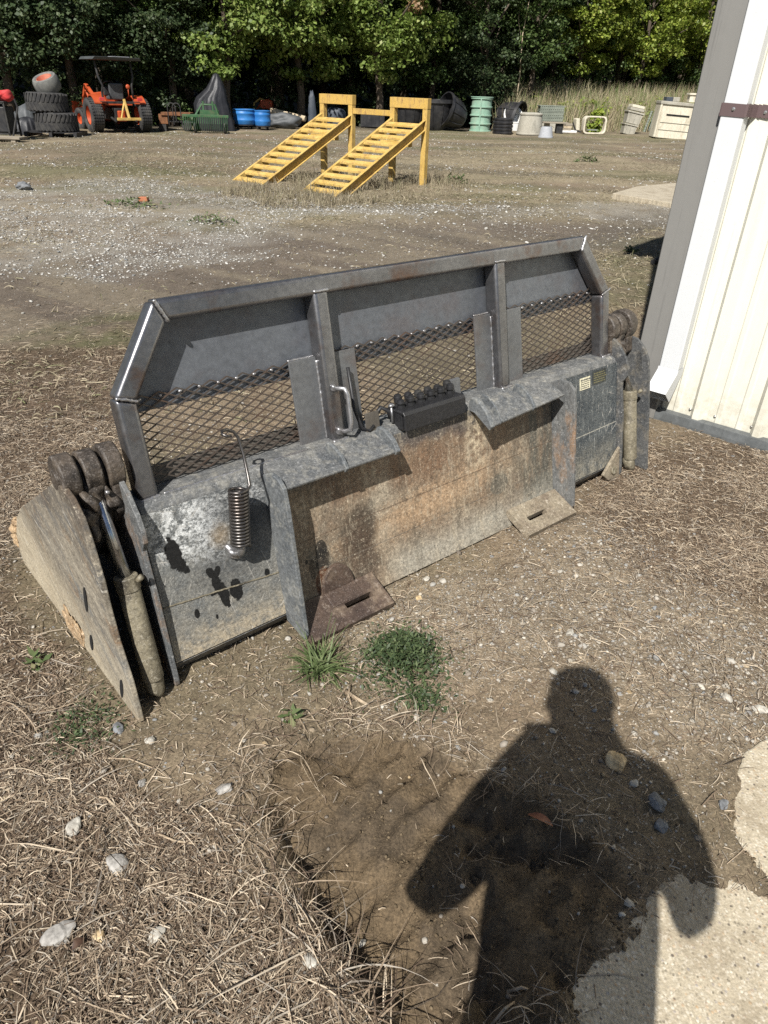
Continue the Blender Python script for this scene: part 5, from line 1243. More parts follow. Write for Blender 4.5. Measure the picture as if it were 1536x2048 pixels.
# --- leaning cream slab, black bent frame, cream ring frame
o = MB().box((0, 0, .24), (.17, .4, .48)).build('cream_block', M['cream'], None, .02, 3); p, m = spot(1152, 263); o.location = tuple(p + Vector((0, 0, .05))); o.rotation_euler = (0, math.radians(-8), .2); tag(o, 'cream slab standing on edge behind the cream frame', 'slab')
p, m = spot(1155, 266); o = MB().tube([(p.x - .28, p.y, p.z + .42), (p.x - .12, p.y - .02, p.z + .12), (p.x + .12, p.y - .05, p.z + .06), (p.x + .35, p.y - .05, p.z + .08)], .035, 6).build('bent_tube', M['darkmetal']); tag(o, 'dark bent tube lying against the cream slab', 'tube')
e, m = thing('ring_frame', 1185, 269, 'cream rounded rectangular frame standing on its edge', 'frame', .08)
mb = MB(); w, h, r = 23 * m, 35 * m * VX, .16; P = []
for (cx, cz, a0) in ((w - r, h - r, 0), (-w + r, h - r, 90), (-w + r, r, 180), (w - r, r, 270)):
    for k in range(6): a = math.radians(a0 + 18 * k); P.append((cx + r * math.cos(a), cz + r * math.sin(a)))
n = len(P); tk = .055
V = []
for (x, z) in P:
    c_ = Vector((x, 0, z - h / 2)); s_ = 1 - 2 * tk / 0.75
    for (sc_, y) in ((1, -.16), (1, .16), (s_, .16), (s_, -.16)): V.append((x * sc_, y, h / 2 + (z - h / 2) * sc_ + .02))
F = []
for k in range(n):
    for j in range(4): F.append((k * 4 + j, k * 4 + (j + 1) % 4, ((k + 1) % n) * 4 + (j + 1) % 4, ((k + 1) % n) * 4 + j))
sm(fixn(mb.add(V, F).build('frame_ring', M['cream'], e, .012)))
MB().box((-.05, .05, .17), (.44, .2, .05)).build('inner_bar', M['greycrate'], e, .005)
# --- leaning concrete meter boxes and pipes
p, m = spot(1254, 266)
lean = Matrix.Rotation(math.radians(10), 4, 'Y')
base = empty('meter_box', tuple(p), 0, 'grey concrete meter box, lowest of the leaning stack', 'meter box', 'concrete meter boxes in a leaning stack'); base.rotation_euler = (0, math.radians(9), 0)
def meterbox(par, w, h):
    mb = MB(); mb.hexa([(-w * .42, -.26, 0), (w * .42, -.26, 0), (w * .42, .3, 0), (-w * .42, .3, 0), (-w * .48, -.28, h * .86), (w * .48, -.28, h * .86), (w * .48, .32, h * .86), (-w * .48, .32, h * .86)])
    mb.build('box_wall', M['concrete'], par, .01); MB().box((0, .02, h * .93), (w * 1.06, .68, h * .13)).build('rim', M['concrete'], par, .01)
    for x in (-.3, 0, .3): MB().box((x * w, -.285, h * .42), (.025, .02, h * .8)).build('rib', M['concrete'], par)
meterbox(base, .62, .42)
b2 = empty('meter_box', tuple(Vector(p) + Vector((.10, 0, .43))), 0, 'larger grey concrete meter box tilted on top of the lower one', 'meter box', 'concrete meter boxes in a leaning stack'); b2.rotation_euler = (0, math.radians(10), 0); meterbox(b2, .74, .50)
for k in range(2):
    o = MB().box((0, 0, .06), (.66 - .06 * k, .6, .11)).build('flat_slab', M['concrete' if k == 0 else 'cream'], None, .015); o.location = tuple(Vector(p) + Vector((.20 + .02 * k, 0, .95 + .115 * k))); o.rotation_euler = (0, math.radians(9), .05 * k); tag(o, ['thick grey lid lying on the leaning meter boxes', 'paler lid topmost on the leaning meter boxes'][k], 'lid', 'lids on the meter boxes')
for k in range(4):
    px = 1288 + k * 8.5; p, m = spot(px, 264 - k * .5); H = (.86 - .06 * k) if k != 1 else .80; r = .055
    pr = []
    for q in range(9): z = H * q / 8; pr += [(r, z), (r * 1.12, z + .02), (r * 1.12, z + .05), (r, z + .06)]
    o = sm(MB().lathe(pr, 16).build('ribbed_pipe', M['greycrate'])); o.location = tuple(p); o.rotation_euler = (0, math.radians(12 - k), 0); tag(o, ['grey ribbed pipe leaning closest to the meter boxes', 'shorter grey ribbed pipe, second from the meter boxes', 'grey ribbed pipe, third from the meter boxes', 'grey ribbed pipe leaning closest to the cream vault'][k], 'pipe', 'ribbed pipes leaning in a row')
# --- big cream vault
e, m = thing('cream_vault', 1342, 279, 'big streaked cream concrete vault with a dark slot', 'vault', math.radians(2))
w = 72 * m; h = 66 * m * VX; e.rotation_euler = (0, math.radians(3), math.radians(-4))
MB().box((0, .45, h / 2), (w, .8, h)).build('vault_body', M['cream'], e, .02)
MB().box((0, .42, h + .05), (w * 1.02, .86, .12)).build('vault_lid', M['concrete'], e, .02)
for x in (-.47, .47): MB().box((x * w, .04, h / 2), (w * .055, .06, h * .97)).build('edge_rib', M['cream'], e, .01)
MB().box((0.03 * w, .044, h * .70), (w * .62, .02, .06)).build('slot', M['slotdark'], e)
for z in (.25, .47): MB().box((0, .042, h * z), (w * .82, .03, .014)).build('groove', M['concrete'], e)
vx, vy, vz = e.location
for k in range(2): o = MB().box((vx - .32 + k * .28, vy + .4, vz + h + .11 + .09), (.26, .4, .16)).build('paver', M['concrete' if k else 'bluetarp'], None, .015); tag(o, ['dark paver lying on the cream vault', 'pale paver lying on the cream vault'][k], 'paver', 'pavers on the cream vault')
o = MB().box((0, 0, .13), (.28, .3, .26)).box((0, 0, .29), (.38, .4, .07)).build('box_riser', M['cream'], None, .012); o.location = (vx + .62, vy + .35, vz + h + .115); tag(o, 'small cream box with a flat cap on the vault corner', 'box')
bucket_thing(1319, 276, 17, 16, 'small grey bucket standing before the cream vault', 'greyplastic')
p, m = spot(1393, 276)
for k in range(4):
    o = MB().box((0, .3, .12), (.55 + .05 * (k % 2), .6, .24)).build('concrete_block', M['cream' if k % 2 else 'concrete'], None, .015); o.location = tuple(p + Vector((.05 * k, .1, .005 + .245 * k))); tag(o, ['lowest block of the pile by the shed corner', 'second block from the ground in the pile by the shed corner', 'third block from the ground in the pile by the shed corner', 'topmost block of the pile by the shed corner'][k], 'block', 'blocks piled by the shed corner')

# ================================================================== WOOD
def leaf_mat(name, cols, trans=.35):
    t = NT(name)
    c = t.ramp(t.island(), cols)
    big = t.noise(.9, 3, .6, t.coord('Object')); c = t.mix(1.0, c, t.ramp(big, [(.3, .7), (.7, 1.25)]), 'MULTIPLY')
    t.set(Base_Color=c, Roughness=.5, Specular_IOR_Level=.35)
    tr = t.n('ShaderNodeBsdfTranslucent'); t.L(c, tr.inputs[0]); mx = t.n('ShaderNodeMixShader'); mx.inputs[0].default_value = trans
    out = t.t.nodes['Material Output']; t.L(t.b.outputs[0], mx.inputs[1]); t.L(tr.outputs[0], mx.inputs[2]); t.L(mx.outputs[0], out.inputs[0])
    return t.m
M['leaf_bright'] = leaf_mat('maple_leaf', [(0, (.10, .15, .03)), (.5, (.17, .24, .05)), (.85, (.25, .32, .085)), (1, (.34, .37, .12))])
M['leaf_yellow'] = leaf_mat('yellow_green_leaf', [(0, (.12, .17, .025)), (.5, (.2, .26, .036)), (.85, (.29, .34, .06)), (1, (.38, .39, .1))])
M['leaf_mid'] = leaf_mat('mid_green_leaf', [(0, (.045, .08, .022)), (.5, (.075, .12, .032)), (1, (.12, .165, .055))])
M['leaf_dark'] = leaf_mat('dark_leaf', [(0, (.032, .055, .022)), (.5, (.055, .085, .034)), (.9, (.085, .115, .05)), (1, (.13, .16, .08))])
M['leaf_brown'] = leaf_mat('browning_leaf', [(0, (.22, .13, .06)), (1, (.36, .24, .13))])
def leaves(centres, radii, per, size, seed, flat=.55, droop=.0):
    r = np.random.default_rng(seed); n = len(centres) * per
    c = np.repeat(centres, per, 0); rad = np.repeat(radii, per)
    d = r.normal(0, 1, (n, 3)); d /= np.linalg.norm(d, axis=1)[:, None]; q = r.random(n) ** .45
    P = c + d * (rad * q)[:, None] * np.array([1, 1, flat])
    P[:, 2] -= droop * (np.linalg.norm((P - c)[:, :2], axis=1) ** 2)
    s = size * r.uniform(.6, 1.35, n)
    nr = d * .5 + np.array([0, -.25, .75]) + r.normal(0, .55, (n, 3)); nr /= np.linalg.norm(nr, axis=1)[:, None]
    u = np.cross(nr, r.normal(0, 1, (n, 3))); u /= np.linalg.norm(u, axis=1)[:, None]; v = np.cross(nr, u)
    A = P + u * (s * .5)[:, None]; B = P + v * (s * .36)[:, None] + nr * (s * .08)[:, None]; C_ = P - u * (s * .5)[:, None]; D_ = P - v * (s * .36)[:, None] + nr * (s * .08)[:, None]
    V = np.stack([A, B, C_, D_], 1).reshape(-1, 3); return V, np.arange(n * 4).reshape(-1, 4)
def crown_mesh(name, mat, seed, rx, ry, z0, z1, ncl, per, leaf, cr=(.35, .8), low=0.0, flat=.55):
    r = np.random.default_rng(seed); C_ = []
    while len(C_) < ncl:
        d = r.normal(0, 1, 3); d /= np.linalg.norm(d); q = r.uniform(.55, 1.0)
        x, y = d[0] * rx * q, d[1] * ry * q; z = (z0 + z1) / 2 + d[2] * (z1 - z0) / 2 * q
        if y > ry * .45 and r.random() < .6: continue          # the far side is thinner
        if r.random() < low and z > (z0 + z1) / 2: continue
        C_.append((x, y, z))
    C_ = np.array(C_); R_ = r.uniform(cr[0], cr[1], ncl)
    V, F = leaves(C_, R_, per, leaf, seed + 1, flat, .12)
    o = np_mesh(name, V, F, M[mat]); COL.objects.unlink(o); return o.data, C_
def trunk_mesh(seed, h, r0, targets):
    rnd = random.Random(seed); mb = MB(); P = []
    x = y = 0
    for k in range(9):
        P.append((x, y, -.15 + h * k / 8)); x += rnd.uniform(-.12, .12); y += rnd.uniform(-.12, .12)
    mb.tube(P, [r0 * (1.25 if k == 0 else 1) * (1 - k / 9.5) for k in range(9)], 9)
    for tg in targets[:16]:
        k = min(7, max(2, int((tg[2] - 1.0) / h * 8))); a = Vector(P[k]); b = Vector(tg); mid = a.lerp(b, .5) + Vector((rnd.uniform(-.3, .3), rnd.uniform(-.3, .3), .25))
        mb.tube([a, mid, b], [r0 * .42 * (1 - k / 10), r0 * .24, .015], 6)
    me = bpy.data.meshes.new('trunk'); me.from_pydata([tuple(v) for v in mb.V], [], mb.F); me.materials.append(M['bark'])
    me.polygons.foreach_set('use_smooth', [True] * len(me.polygons)); me.update(); return me
KINDS = {}
def kind(k, mat, seed, rx, ry, z0, z1, ncl, per, leaf, h, r0, **kw):
    cm, C_ = crown_mesh('crown', mat, seed, rx, ry, z0, z1, ncl, per, leaf, **kw)
    KINDS[k] = (cm, trunk_mesh(seed, h, r0, [tuple(c) for c in C_]))
kind('maple', 'leaf_bright', 101, 2.9, 2.2, 1.1, 9.5, 125, 160, .145, 9, .15, low=.5)
kind('yellow', 'leaf_yellow', 102, 2.6, 2.0, 1.0, 8.5, 100, 150, .145, 8, .12, low=.55)
kind('dark', 'leaf_dark', 103, 2.6, 2.2, .7, 10, 130, 150, .12, 9, .16, low=.5, cr=(.3, .7))
kind('mid', 'leaf_mid', 104, 2.4, 2.2, .6, 10, 110, 140, .14, 9, .14, low=.45)
kind('tall', 'leaf_mid', 105, 3.6, 3.2, 3.4, 14, 120, 150, .2, 13, .2, cr=(.6, 1.2))
def tree(k, px, Wd, label, rz=0.0, s=1.0, grp='trees along the edge of the wood', x=None):
    if x is None:
        q = ray(px, 230); D = Wd / (1 - .5 * q.x / q.y); x = q.x / q.y * D
    else: D = Wd + .5 * x
    e = empty('tree', (x, D, hz(x, D)), rz, label, 'tree', grp); e.scale = (s, s, s)
    for nm, me in (('crown', KINDS[k][0]), ('trunk', KINDS[k][1])):
        o = bpy.data.objects.new(nm, me); COL.objects.link(o); o.parent = e
    return e
for a in [
    ('dark', 20, 34.6, 'dark fine leaved tree at the left edge above the black cart', .3, 1.12),
    ('dark', 150, 34.6, 'dark fine leaved tree rising behind the stacked tyres', 1.2, 1.06),
    ('mid', 262, 36.2, 'shaded green tree behind the tractor canopy', 2.2, 1.01),
    ('dark', 345, 35.2, 'dark tree between the tractor and the pointed tarp', .5, 1.01),
    ('maple', 455, 34.6, 'bright green tree with drooping boughs above the pointed tarp', .0, 1.06),
    ('maple', 600, 35.4, 'bright green tree behind the upright dark tarp left of the ramps', 1.7, 1.12),
    ('maple', 760, 34.8, 'bright green tree with a browning bough, right behind the ramps', 3.1, 1.12),
    ('mid', 862, 36.4, 'mid green tree behind the upright black tub', 1.1, 1.06),
    ('dark', 965, 35.6, 'dark tree standing behind the pale green riser', 4.0, 1.06),
    ('mid', 1050, 36.6, 'shaded tree with a thin pale stem behind the concrete riser', 5.1, 1.01),
    ('yellow', 1150, 38.6, 'yellow green tree rising behind the cream ring frame', 1.0, 1.12),
    ('yellow', 1262, 38.8, 'yellow green tree above the leaning meter boxes', 2.6, 1.12),
    ('yellow', 1375, 39, 'yellow green tree behind the cream vault by the shed', 4.4, 1.12)]: tree(*a)
# taller trees deeper in, whose crowns shade the floor of the wood
rr = random.Random(5)
for row, (D, n, k, s) in enumerate(((40.5, 12, 'tall', .95), (43.5, 12, 'mid', 1.3), (46.5, 12, 'tall', 1.15), (50, 12, 'dark', 1.5))):
    for i in range(n):
        x = -22 + 48 * (i + .5 * (row % 2) + rr.uniform(-.2, .2)) / (n - 1)
        tree(k, 0, D + rr.uniform(-.8, .8), 'tall shaded tree deep in the wood behind the sunlit edge', rr.uniform(0, 6.2), s * rr.uniform(.9, 1.1), 'trees deep in the wood', x=x)
# browning bough on the tree behind the ramps
c0 = Vector((xat(832, 34.2, 60), 34.2, 4.3)); V, F = leaves(np.array([tuple(c0)]), np.array([.5]), 110, .15, 8)
bb = np_mesh('browning_bough', V, F, M['leaf_brown']); tt = [o for o in bpy.data.objects if o.get('label', '').startswith('bright green tree with a browning')][0]
bb.parent = tt; bpy.context.view_layer.update(); bb.matrix_parent_inverse = tt.matrix_world.inverted()
# far mass of leaves that closes the wood
r = np.random.default_rng(77); N0 = 1500
cc = np.column_stack([r.uniform(-36, 40, N0), r.uniform(52, 57, N0), r.uniform(.2, 15, N0)])
cc[:, 1] += .5 * cc[:, 0]; V, F = leaves(cc, r.uniform(.8, 1.6, N0), 34, .55, 78, .8); tag(np_mesh('far_woods', V, F, M['leaf_dark']), kind='stuff')
# brush at the feet of the trees
def brush(nm, n, x0, x1, y0, y1, z1, mat, seed, leaf=.12, per=46, rad=(.2, .5)):
    r = np.random.default_rng(seed); cx = r.uniform(x0, x1, n); cy = r.uniform(y0, y1, n) + .5 * cx
    cc = np.column_stack([cx, cy, height(cx, cy) + r.random(n) ** 1.5 * z1 + .1]); V, F = leaves(cc, r.uniform(rad[0], rad[1], n), per, leaf, seed + 1, .8)
    tag(np_mesh(nm, V, F, M[mat]), kind='stuff')
brush('undergrowth', 420, -18, 6, 35.2, 39, 2.4, 'leaf_dark', 91)
brush('undergrowth', 80, -17, -7, 34.6, 36, .8, 'leaf_mid', 92)
brush('undergrowth', 240, 4, 20, 37.5, 40.5, 2.8, 'leaf_mid', 93)
brush('vine_cover', 70, 6, 18, 34.8, 36.5, .6, 'leaf_yellow', 94, .15, 40, (.15, .4))
# tall grass on the bank at the right
def d_bank(x, y):
    m = masks(x, y); return m['bank'] * sstep(40, 36.5, y - .5 * x) * (.4 + .6 * sstep(.35, .6, fbm(x * .8, y * .8, 3, 95)))
M['tallgrass'] = island_mat('tall_dry_grass', [(0, (.18, .14, .08)), (.3, (.3, .25, .15)), (.45, (.38, .33, .21)), (.7, (.44, .38, .26)), (.78, (.11, .16, .05)), (1, (.16, .23, .06))])
tag(upright('tall_grass', scatter(20000, 4, 22, 36, 48, d_bank, 96), (.3, 1.3), (.012, .03), M['tallgrass'], 97, lean=.35), kind='stuff')
# a thin pale dead stem
p = Vector((xat(1029, 38.5), 38.5, 0)); p.z = hz(p.x, p.y)
tag(MB().tube([p, p + Vector((.05, 0, 1.6)), p + Vector((-.02, 0, 3.2)), p + Vector((.15, 0, 4.8)), p + Vector((.1, 0, 6))], [.03, .028, .022, .018, .01], 8).tube([p + Vector((-.01, 0, 2.9)), p + Vector((-.25, 0, 3.6)), p + Vector((-.3, 0, 4.2))], [.016, .012, .006], 6).build('dead_stem', M['log'], smooth=True), 'thin pale bare stem standing in the dark wood behind the concrete riser', 'dead tree')

# ================================================================== SMALL THINGS IN THE FOREGROUND
GREEN = island_mat('crabgrass_blade', [(0, (.06, .09, .03)), (.5, (.105, .145, .055)), (.85, (.16, .2, .09)), (1, (.3, .27, .15))], .55, .35, .25)
CLOV = island_mat('ground_weed_leaf', [(0, (.03, .05, .022)), (.6, (.058, .088, .034)), (1, (.11, .14, .06))], .55, .35, .2)
def tuft(px, py, n, L, wd, seed, label, mat=GREEN, name='grass_tuft', stalks=0):
    p = gp(px, py); r = random.Random(seed); mb = MB()
    z = hz(p.x, p.y)
    for k in range(n):
        a = r.uniform(0, 6.283); l = r.uniform(.4, 1) * L; w = r.uniform(.6, 1) * wd; up = r.uniform(.12, .8); sag = r.uniform(.2, .9)
        ox, oy = r.gauss(0, L * .12), r.gauss(0, L * .12); V = []; S = 5
        for i in range(S + 1):
            s = i / S; d = l * s; h = l * (up * s - sag * .5 * s * s); ww = w * (1 - s ** 2.2) * (.6 + s if s < .4 else 1) / 2 + .0003
            c = Vector((ox + math.cos(a) * d * (1 - .3 * up), oy + math.sin(a) * d * (1 - .3 * up), max(h, .002) + .002)); sd = Vector((-math.sin(a), math.cos(a), r.uniform(-.2, .2)))
            V += [c - sd * ww, c + sd * ww]
        mb.add(V, [(2 * i, 2 * i + 1, 2 * i + 3, 2 * i + 2) for i in range(S)])
    o = mb.build('grass_blades', mat); e = empty(name, (p.x, p.y, z), 0, label, 'weed'); o.parent = e
    for k in range(stalks):
        a = r.uniform(-.9, .9); l = L * r.uniform(1.1, 1.5); P = [Vector((math.sin(a) * l * s * .6, math.cos(a) * l * s * .6, l * s * (1 - .35 * s) * .9)) for s in (0, .35, .7, 1)]
        MB().tube(P, [.0012, .001, .0009, .0006], 5).build('seed_stalk', mat, e)
    return e
tuft(640, 1335, 120, .15, .006, 1, 'crabgrass tuft with long spreading blades below the oily coupler foot', stalks=5)
def clump(px, py, n, rx, ry, h, leaf, seed, label, mat=CLOV, name='weed_clump', cat='weed'):
    p = gp(px, py); r = np.random.default_rng(seed)
    x = r.normal(0, 1, n) * rx * .5; y = r.normal(0, 1, n) * ry * .5; k = np.clip(1 - (x / rx) ** 2 - (y / ry) ** 2, 0, 1)
    z = k * h * r.random(n) ** .6 + .004 + height(p.x + x, p.y + y) - hz(p.x, p.y)
    s = leaf * r.uniform(.5, 1.3, n); a = r.uniform(0, 6.283, n); tl = r.normal(0, .5, n)
    u = np.column_stack([np.cos(a), np.sin(a), tl]); w = np.column_stack([-np.sin(a), np.cos(a), r.normal(0, .35, n)])
    P = np.column_stack([x, y, z]); A = P; B = P + u * (s * .5)[:, None] + w * (s * .22)[:, None]; C_ = P + u * s[:, None]; D_ = P + u * (s * .5)[:, None] - w * (s * .22)[:, None]
    V = np.stack([A, B, C_, D_], 1).reshape(-1, 3); o = np_mesh(name, V, np.arange(4 * n).reshape(-1, 4), mat)
    o.location = (p.x, p.y, hz(p.x, p.y)); return tag(o, label, cat)
clump(808, 1318, 2600, .125, .14, .06, .014, 2, 'low dense dark green weed clump right of the crabgrass')
clump(845, 1400, 420, .07, .06, .02, .014, 3, 'thin scatter of tiny weeds below the dense clump')
clump(165, 1455, 520, .10, .12, .016, .013, 4, 'sparse low green weeds beside the bucket side plate tip')
clump(75, 1330, 22, .02, .02, .03, .03, 5, 'single small bright seedling left of the muddy side plate', GREEN)
clump(578, 1442, 12, .010, .010, .035, .032, 6, 'single tiny bright seedling below the crabgrass', GREEN)
clump(1262, 502, 80, .09, .07, .06, .055, 7, 'small bright weed in the straw beside the shed corner', GREEN)
clump(268, 410, 200, .45, .25, .10, .06, 8, 'thin green weed patch in the pale gravel', GREEN)
clump(420, 440, 160, .30, .15, .09, .05, 9, 'faint green weed patch at the track edge below the gravel', GREEN)
clump(910, 365, 120, .3, .15, .16, .09, 10, 'small green weed right of the ramp post', GREEN)
clump(1172, 325, 120, .35, .15, .14, .09, 11, 'small green weed out in the open yard on the right', GREEN)
for k, (px, py, n_, h, lb) in enumerate(((1205, 255, 340, .55, 'leafy plant growing behind the cream ring frame'), (1238, 240, 200, .5, 'yellowing plant beside the leaning meter boxes'), (1152, 228, 160, .5, 'pale leafy plant above the cream slab'))):
    p = gp(px, py + 12); r = np.random.default_rng(300 + k); cc = np.column_stack([p.x + r.normal(0, .25, 14), np.full(14, p.y + 1.2) + r.normal(0, .2, 14), hz(p.x, p.y + 1.2) + r.uniform(.1, h + .3, 14)])
    V, F = leaves(cc, np.full(14, .22), n_ // 14 + 6, .17, 310 + k, .8); tag(np_mesh('leafy_plant', V, F, M['leaf_yellow']), lb, 'plant')
# stones one can pick out
ST = [(120, 1170 + 703, .032, 'stone', 'large pale grey stone at the lower left in the straw'), (150, 1660, .022, 'whitestone', 'white stone half sunk in straw, above the big grey stone'), (237, 1458, .018, 'darkstone', 'flat blue grey stone below the side plate tip'), (300, 1480, .015, 'whitestone', 'small bright cream stone right of the blue grey one'), (285, 1570, .012, 'stone', 'small round grey stone above the long dry stalk'),
      (448, 1580, .022, 'stone', 'grey stone under the torn edge of the rut'), (235, 1730, .026, 'stone', 'pinkish grey jagged stone in the left litter'), (198, 1875, .016, 'ochrestone', 'tan stone right of the large pale one'), (312, 1875, .019, 'whitestone', 'oval white stone in the lower litter'), (622, 1925, .019, 'whitestone', 'pale stone at the lip of the rut'),
      (1107, 1340, .016, 'whitestone', 'white stone just above the head of the shadow'), (1230, 1527, .030, 'ochrestone', 'cream oval flat stone right of the shadow neck'), (1312, 1610, .026, 'darkstone', 'square blue grey stone inside the shadow shoulder'), (1322, 1655, .019, 'darkstone', 'blue grey stone below the square one'), (1105, 1462, .011, 'whitestone', 'small white stone inside the shadow head'),
      (1150, 1385, .013, 'stone', 'grey stone high inside the shadow head'), (1268, 1570, .013, 'whitestone', 'small white stone above the shadow shoulder'), (1455, 1395, .018, 'whitestone', 'whitish stone by the right edge above the slab'), (1520, 1420, .02, 'whitestone', 'pale stone at the far right edge'), (1140, 1265, .016, 'whitestone', 'pale stone on the gravelly ground before the rusty coupler foot'),
      (1444, 1617, .016, 'darkstone', 'grey stone touching the slab edge'), (1530, 1672, .013, 'darkstone', 'dark stone lying on the small slab'), (838, 1195, .012, 'ochrestone', 'ochre pebble below the back plate edge'), (853, 1158, .014, 'whitestone', 'pale stone in the shadow line under the back plate')]
for k, (px, py, rr_, mt, lb) in enumerate(ST):
    p = gp(px, py); o = MB().blob((0, 0, 0), (rr_, rr_ * random.uniform(.65, .9), rr_ * random.uniform(.35, .6)), .22, 2, k + 50).build('stone', M[mat_] if (mat_ := mt) else None)
    o.location = (p.x, p.y, hz(p.x, p.y) + rr_ * .22 + (.012 if 'slab' in lb and 'on the' in lb else 0)); o.rotation_euler = (random.uniform(-.2, .2), random.uniform(-.2, .2), random.uniform(0, 6)); tag(o, lb, 'stone', 'stones lying about the ground')
# leaves and sticks
def leaf(px, py, l, w, rz, mat, label):
    p = gp(px, py); mb = MB(); n = 10; V = []
    for i in range(n + 1):
        s = i / n; ww = w * math.sin(math.pi * min(.98, s * .96 + .02)) ** .8
        for q in (-1, 0, 1): V.append(((s - .5) * l, q * ww / 2, .006 + .25 * abs(q) * ww * .5 + .012 * math.sin(s * 3) * (l / .06)))
    F = []
    for i in range(n):
        for q in range(2): F.append((i * 3 + q, i * 3 + q + 1, i * 3 + q + 4, i * 3 + q + 3))
    o = mb.add(V, F).build('fallen_leaf', mat, smooth=True); o.location = (p.x, p.y, hz(p.x, p.y) + .006); o.rotation_euler = (.1, .1, rz); return tag(o, label, 'leaf')
leaf(1080, 1640, .062, .019, -.45, grunge('brown_leaf', (.2, .075, .035), (.27, .11, .055), 30, .6), 'reddish brown fallen leaf inside the shadow')
leaf(158, 1895, .028, .018, 1.0, grunge('dark_leaf_litter', (.06, .032, .02), (.09, .05, .03), 30, .6), 'small dark brown leaf by the tan stone')
leaf(725, 1850, .022, .012, 1.0, M['whitestone'], 'pale curled leaf scrap on the mud')
def stick(pts, r0, r1, label, mat='wood', name='dry_stalk', lift=.006):
    P = []; n = len(pts)
    for k, (px, py) in enumerate(pts):
        p = gp(px, py); P.append(Vector((p.x, p.y, hz(p.x, p.y) + lift + .006 * math.sin(k * 2.1))))
    return tag(MB().tube(P, [r0 + (r1 - r0) * k / (n - 1) for k in range(n)], 7).build(name, M[mat], smooth=True), label, 'stalk')
M['stalk'] = grunge('dry_stalk', (.28, .21, .14), (.42, .34, .24), 30, .85)
stick([(160, 1593), (215, 1603), (260, 1640), (320, 1675), (350, 1688), (405, 1690)], .0032, .0024, 'long pale bent stalk lying across the left litter', 'stalk')
stick([(200, 1518), (260, 1522), (310, 1540), (335, 1560)], .0022, .0012, 'dark thin curved stalk above the pale bent one', 'stalk')
stick([(690, 1385), (712, 1402), (738, 1412)], .006, .0045, 'short thick pale root beside the crabgrass', 'stalk')
stick([(700, 1370), (697, 1398), (704, 1418)], .0035, .002, 'short pale stub crossing the thick root', 'stalk')
stick([(1183, 1692), (1212, 1697), (1250, 1716), (1288, 1741)], .0016, .001, 'thin arched stalk on the dark mud inside the shadow', 'stalk', lift=.012)
stick([(788, 2005), (835, 1985), (880, 1962), (905, 1935)], .0014, .001, 'thin dark twig across the mud at the bottom', 'bark')
stick([(1020, 1966), (1045, 1968), (1058, 1972)], .004, .003, 'short pale splinter on the mud in the shadow legs', 'stalk')
stick([(985, 2035), (1010, 2018), (1030, 2000)], .0035, .002, 'pale bent straw piece at the bottom of the shadow', 'stalk')
stick([(1488, 1515), (1460, 1530), (1438, 1537)], .002, .001, 'dark twig pointing at the small slab', 'bark')
o = MB().tube([gp(1305, 528) + Vector((0, 0, .02)), gp(1318, 525) + Vector((0, 0, .03)), gp(1330, 520) + Vector((0, 0, .02))], .03, 8).build('rubber_scrap', M['rubber']); tag(o, 'black rubber scrap on the grass by the shed corner', 'scrap')
p = gp(288, 404); o = MB().box((0, 0, .03), (.13, .09, .06)).build('brick_piece', grunge('brick_red', (.36, .12, .06), (.42, .17, .09), 12, .9), None, .008); o.location = (p.x, p.y, hz(p.x, p.y)); tag(o, 'orange red piece of brick on the pale gravel', 'brick')
p = gp(48, 376); o = MB().blob((0, 0, 0), (.14, .09, .06), .4, 2, 3).build('stone', M['darkstone']); o.location = (p.x, p.y, hz(p.x, p.y) + .04); tag(o, 'dark stone standing out of the pale gravel at the left', 'stone')

# ================================================================== THE PHOTOGRAPHER, standing where the shadow comes from
M['skin'] = grunge('skin', (.45, .27, .19), (.5, .31, .23), 12, .5, spec=.4, bump=.05)
M['shirt'] = grunge('dark_shirt', (.05, .06, .08), (.07, .08, .1), 9, .85)
M['trouser'] = grunge('work_trousers', (.1, .085, .06), (.13, .11, .08), 9, .9)
M['hair'] = grunge('brown_hair', (.04, .025, .015), (.07, .045, .028), 30, .7)
M['boot'] = grunge('leather_boot', (.06, .035, .02), (.09, .055, .03), 12, .6)
def skin(name, verts, edges, mat, parent=None, root=0, sub=2, loc=(0, 0, 0)):
    me = bpy.data.meshes.new(name); me.from_pydata([v[:3] for v in verts], edges, []); me.materials.append(mat)
    o = bpy.data.objects.new(name, me); COL.objects.link(o)
    if parent: o.parent = parent
    s = o.modifiers.new('skin', 'SKIN'); s.use_smooth_shade = True
    for i, v in enumerate(verts):
        sv = me.skin_vertices[0].data[i]; sv.radius = (v[3], v[4] if len(v) > 4 else v[3]); sv.use_root = (i == root)
    m_ = o.modifiers.new('sub', 'SUBSURF'); m_.levels = sub; m_.render_levels = sub
    return o
pz = Vector((.09, -.13, 0))
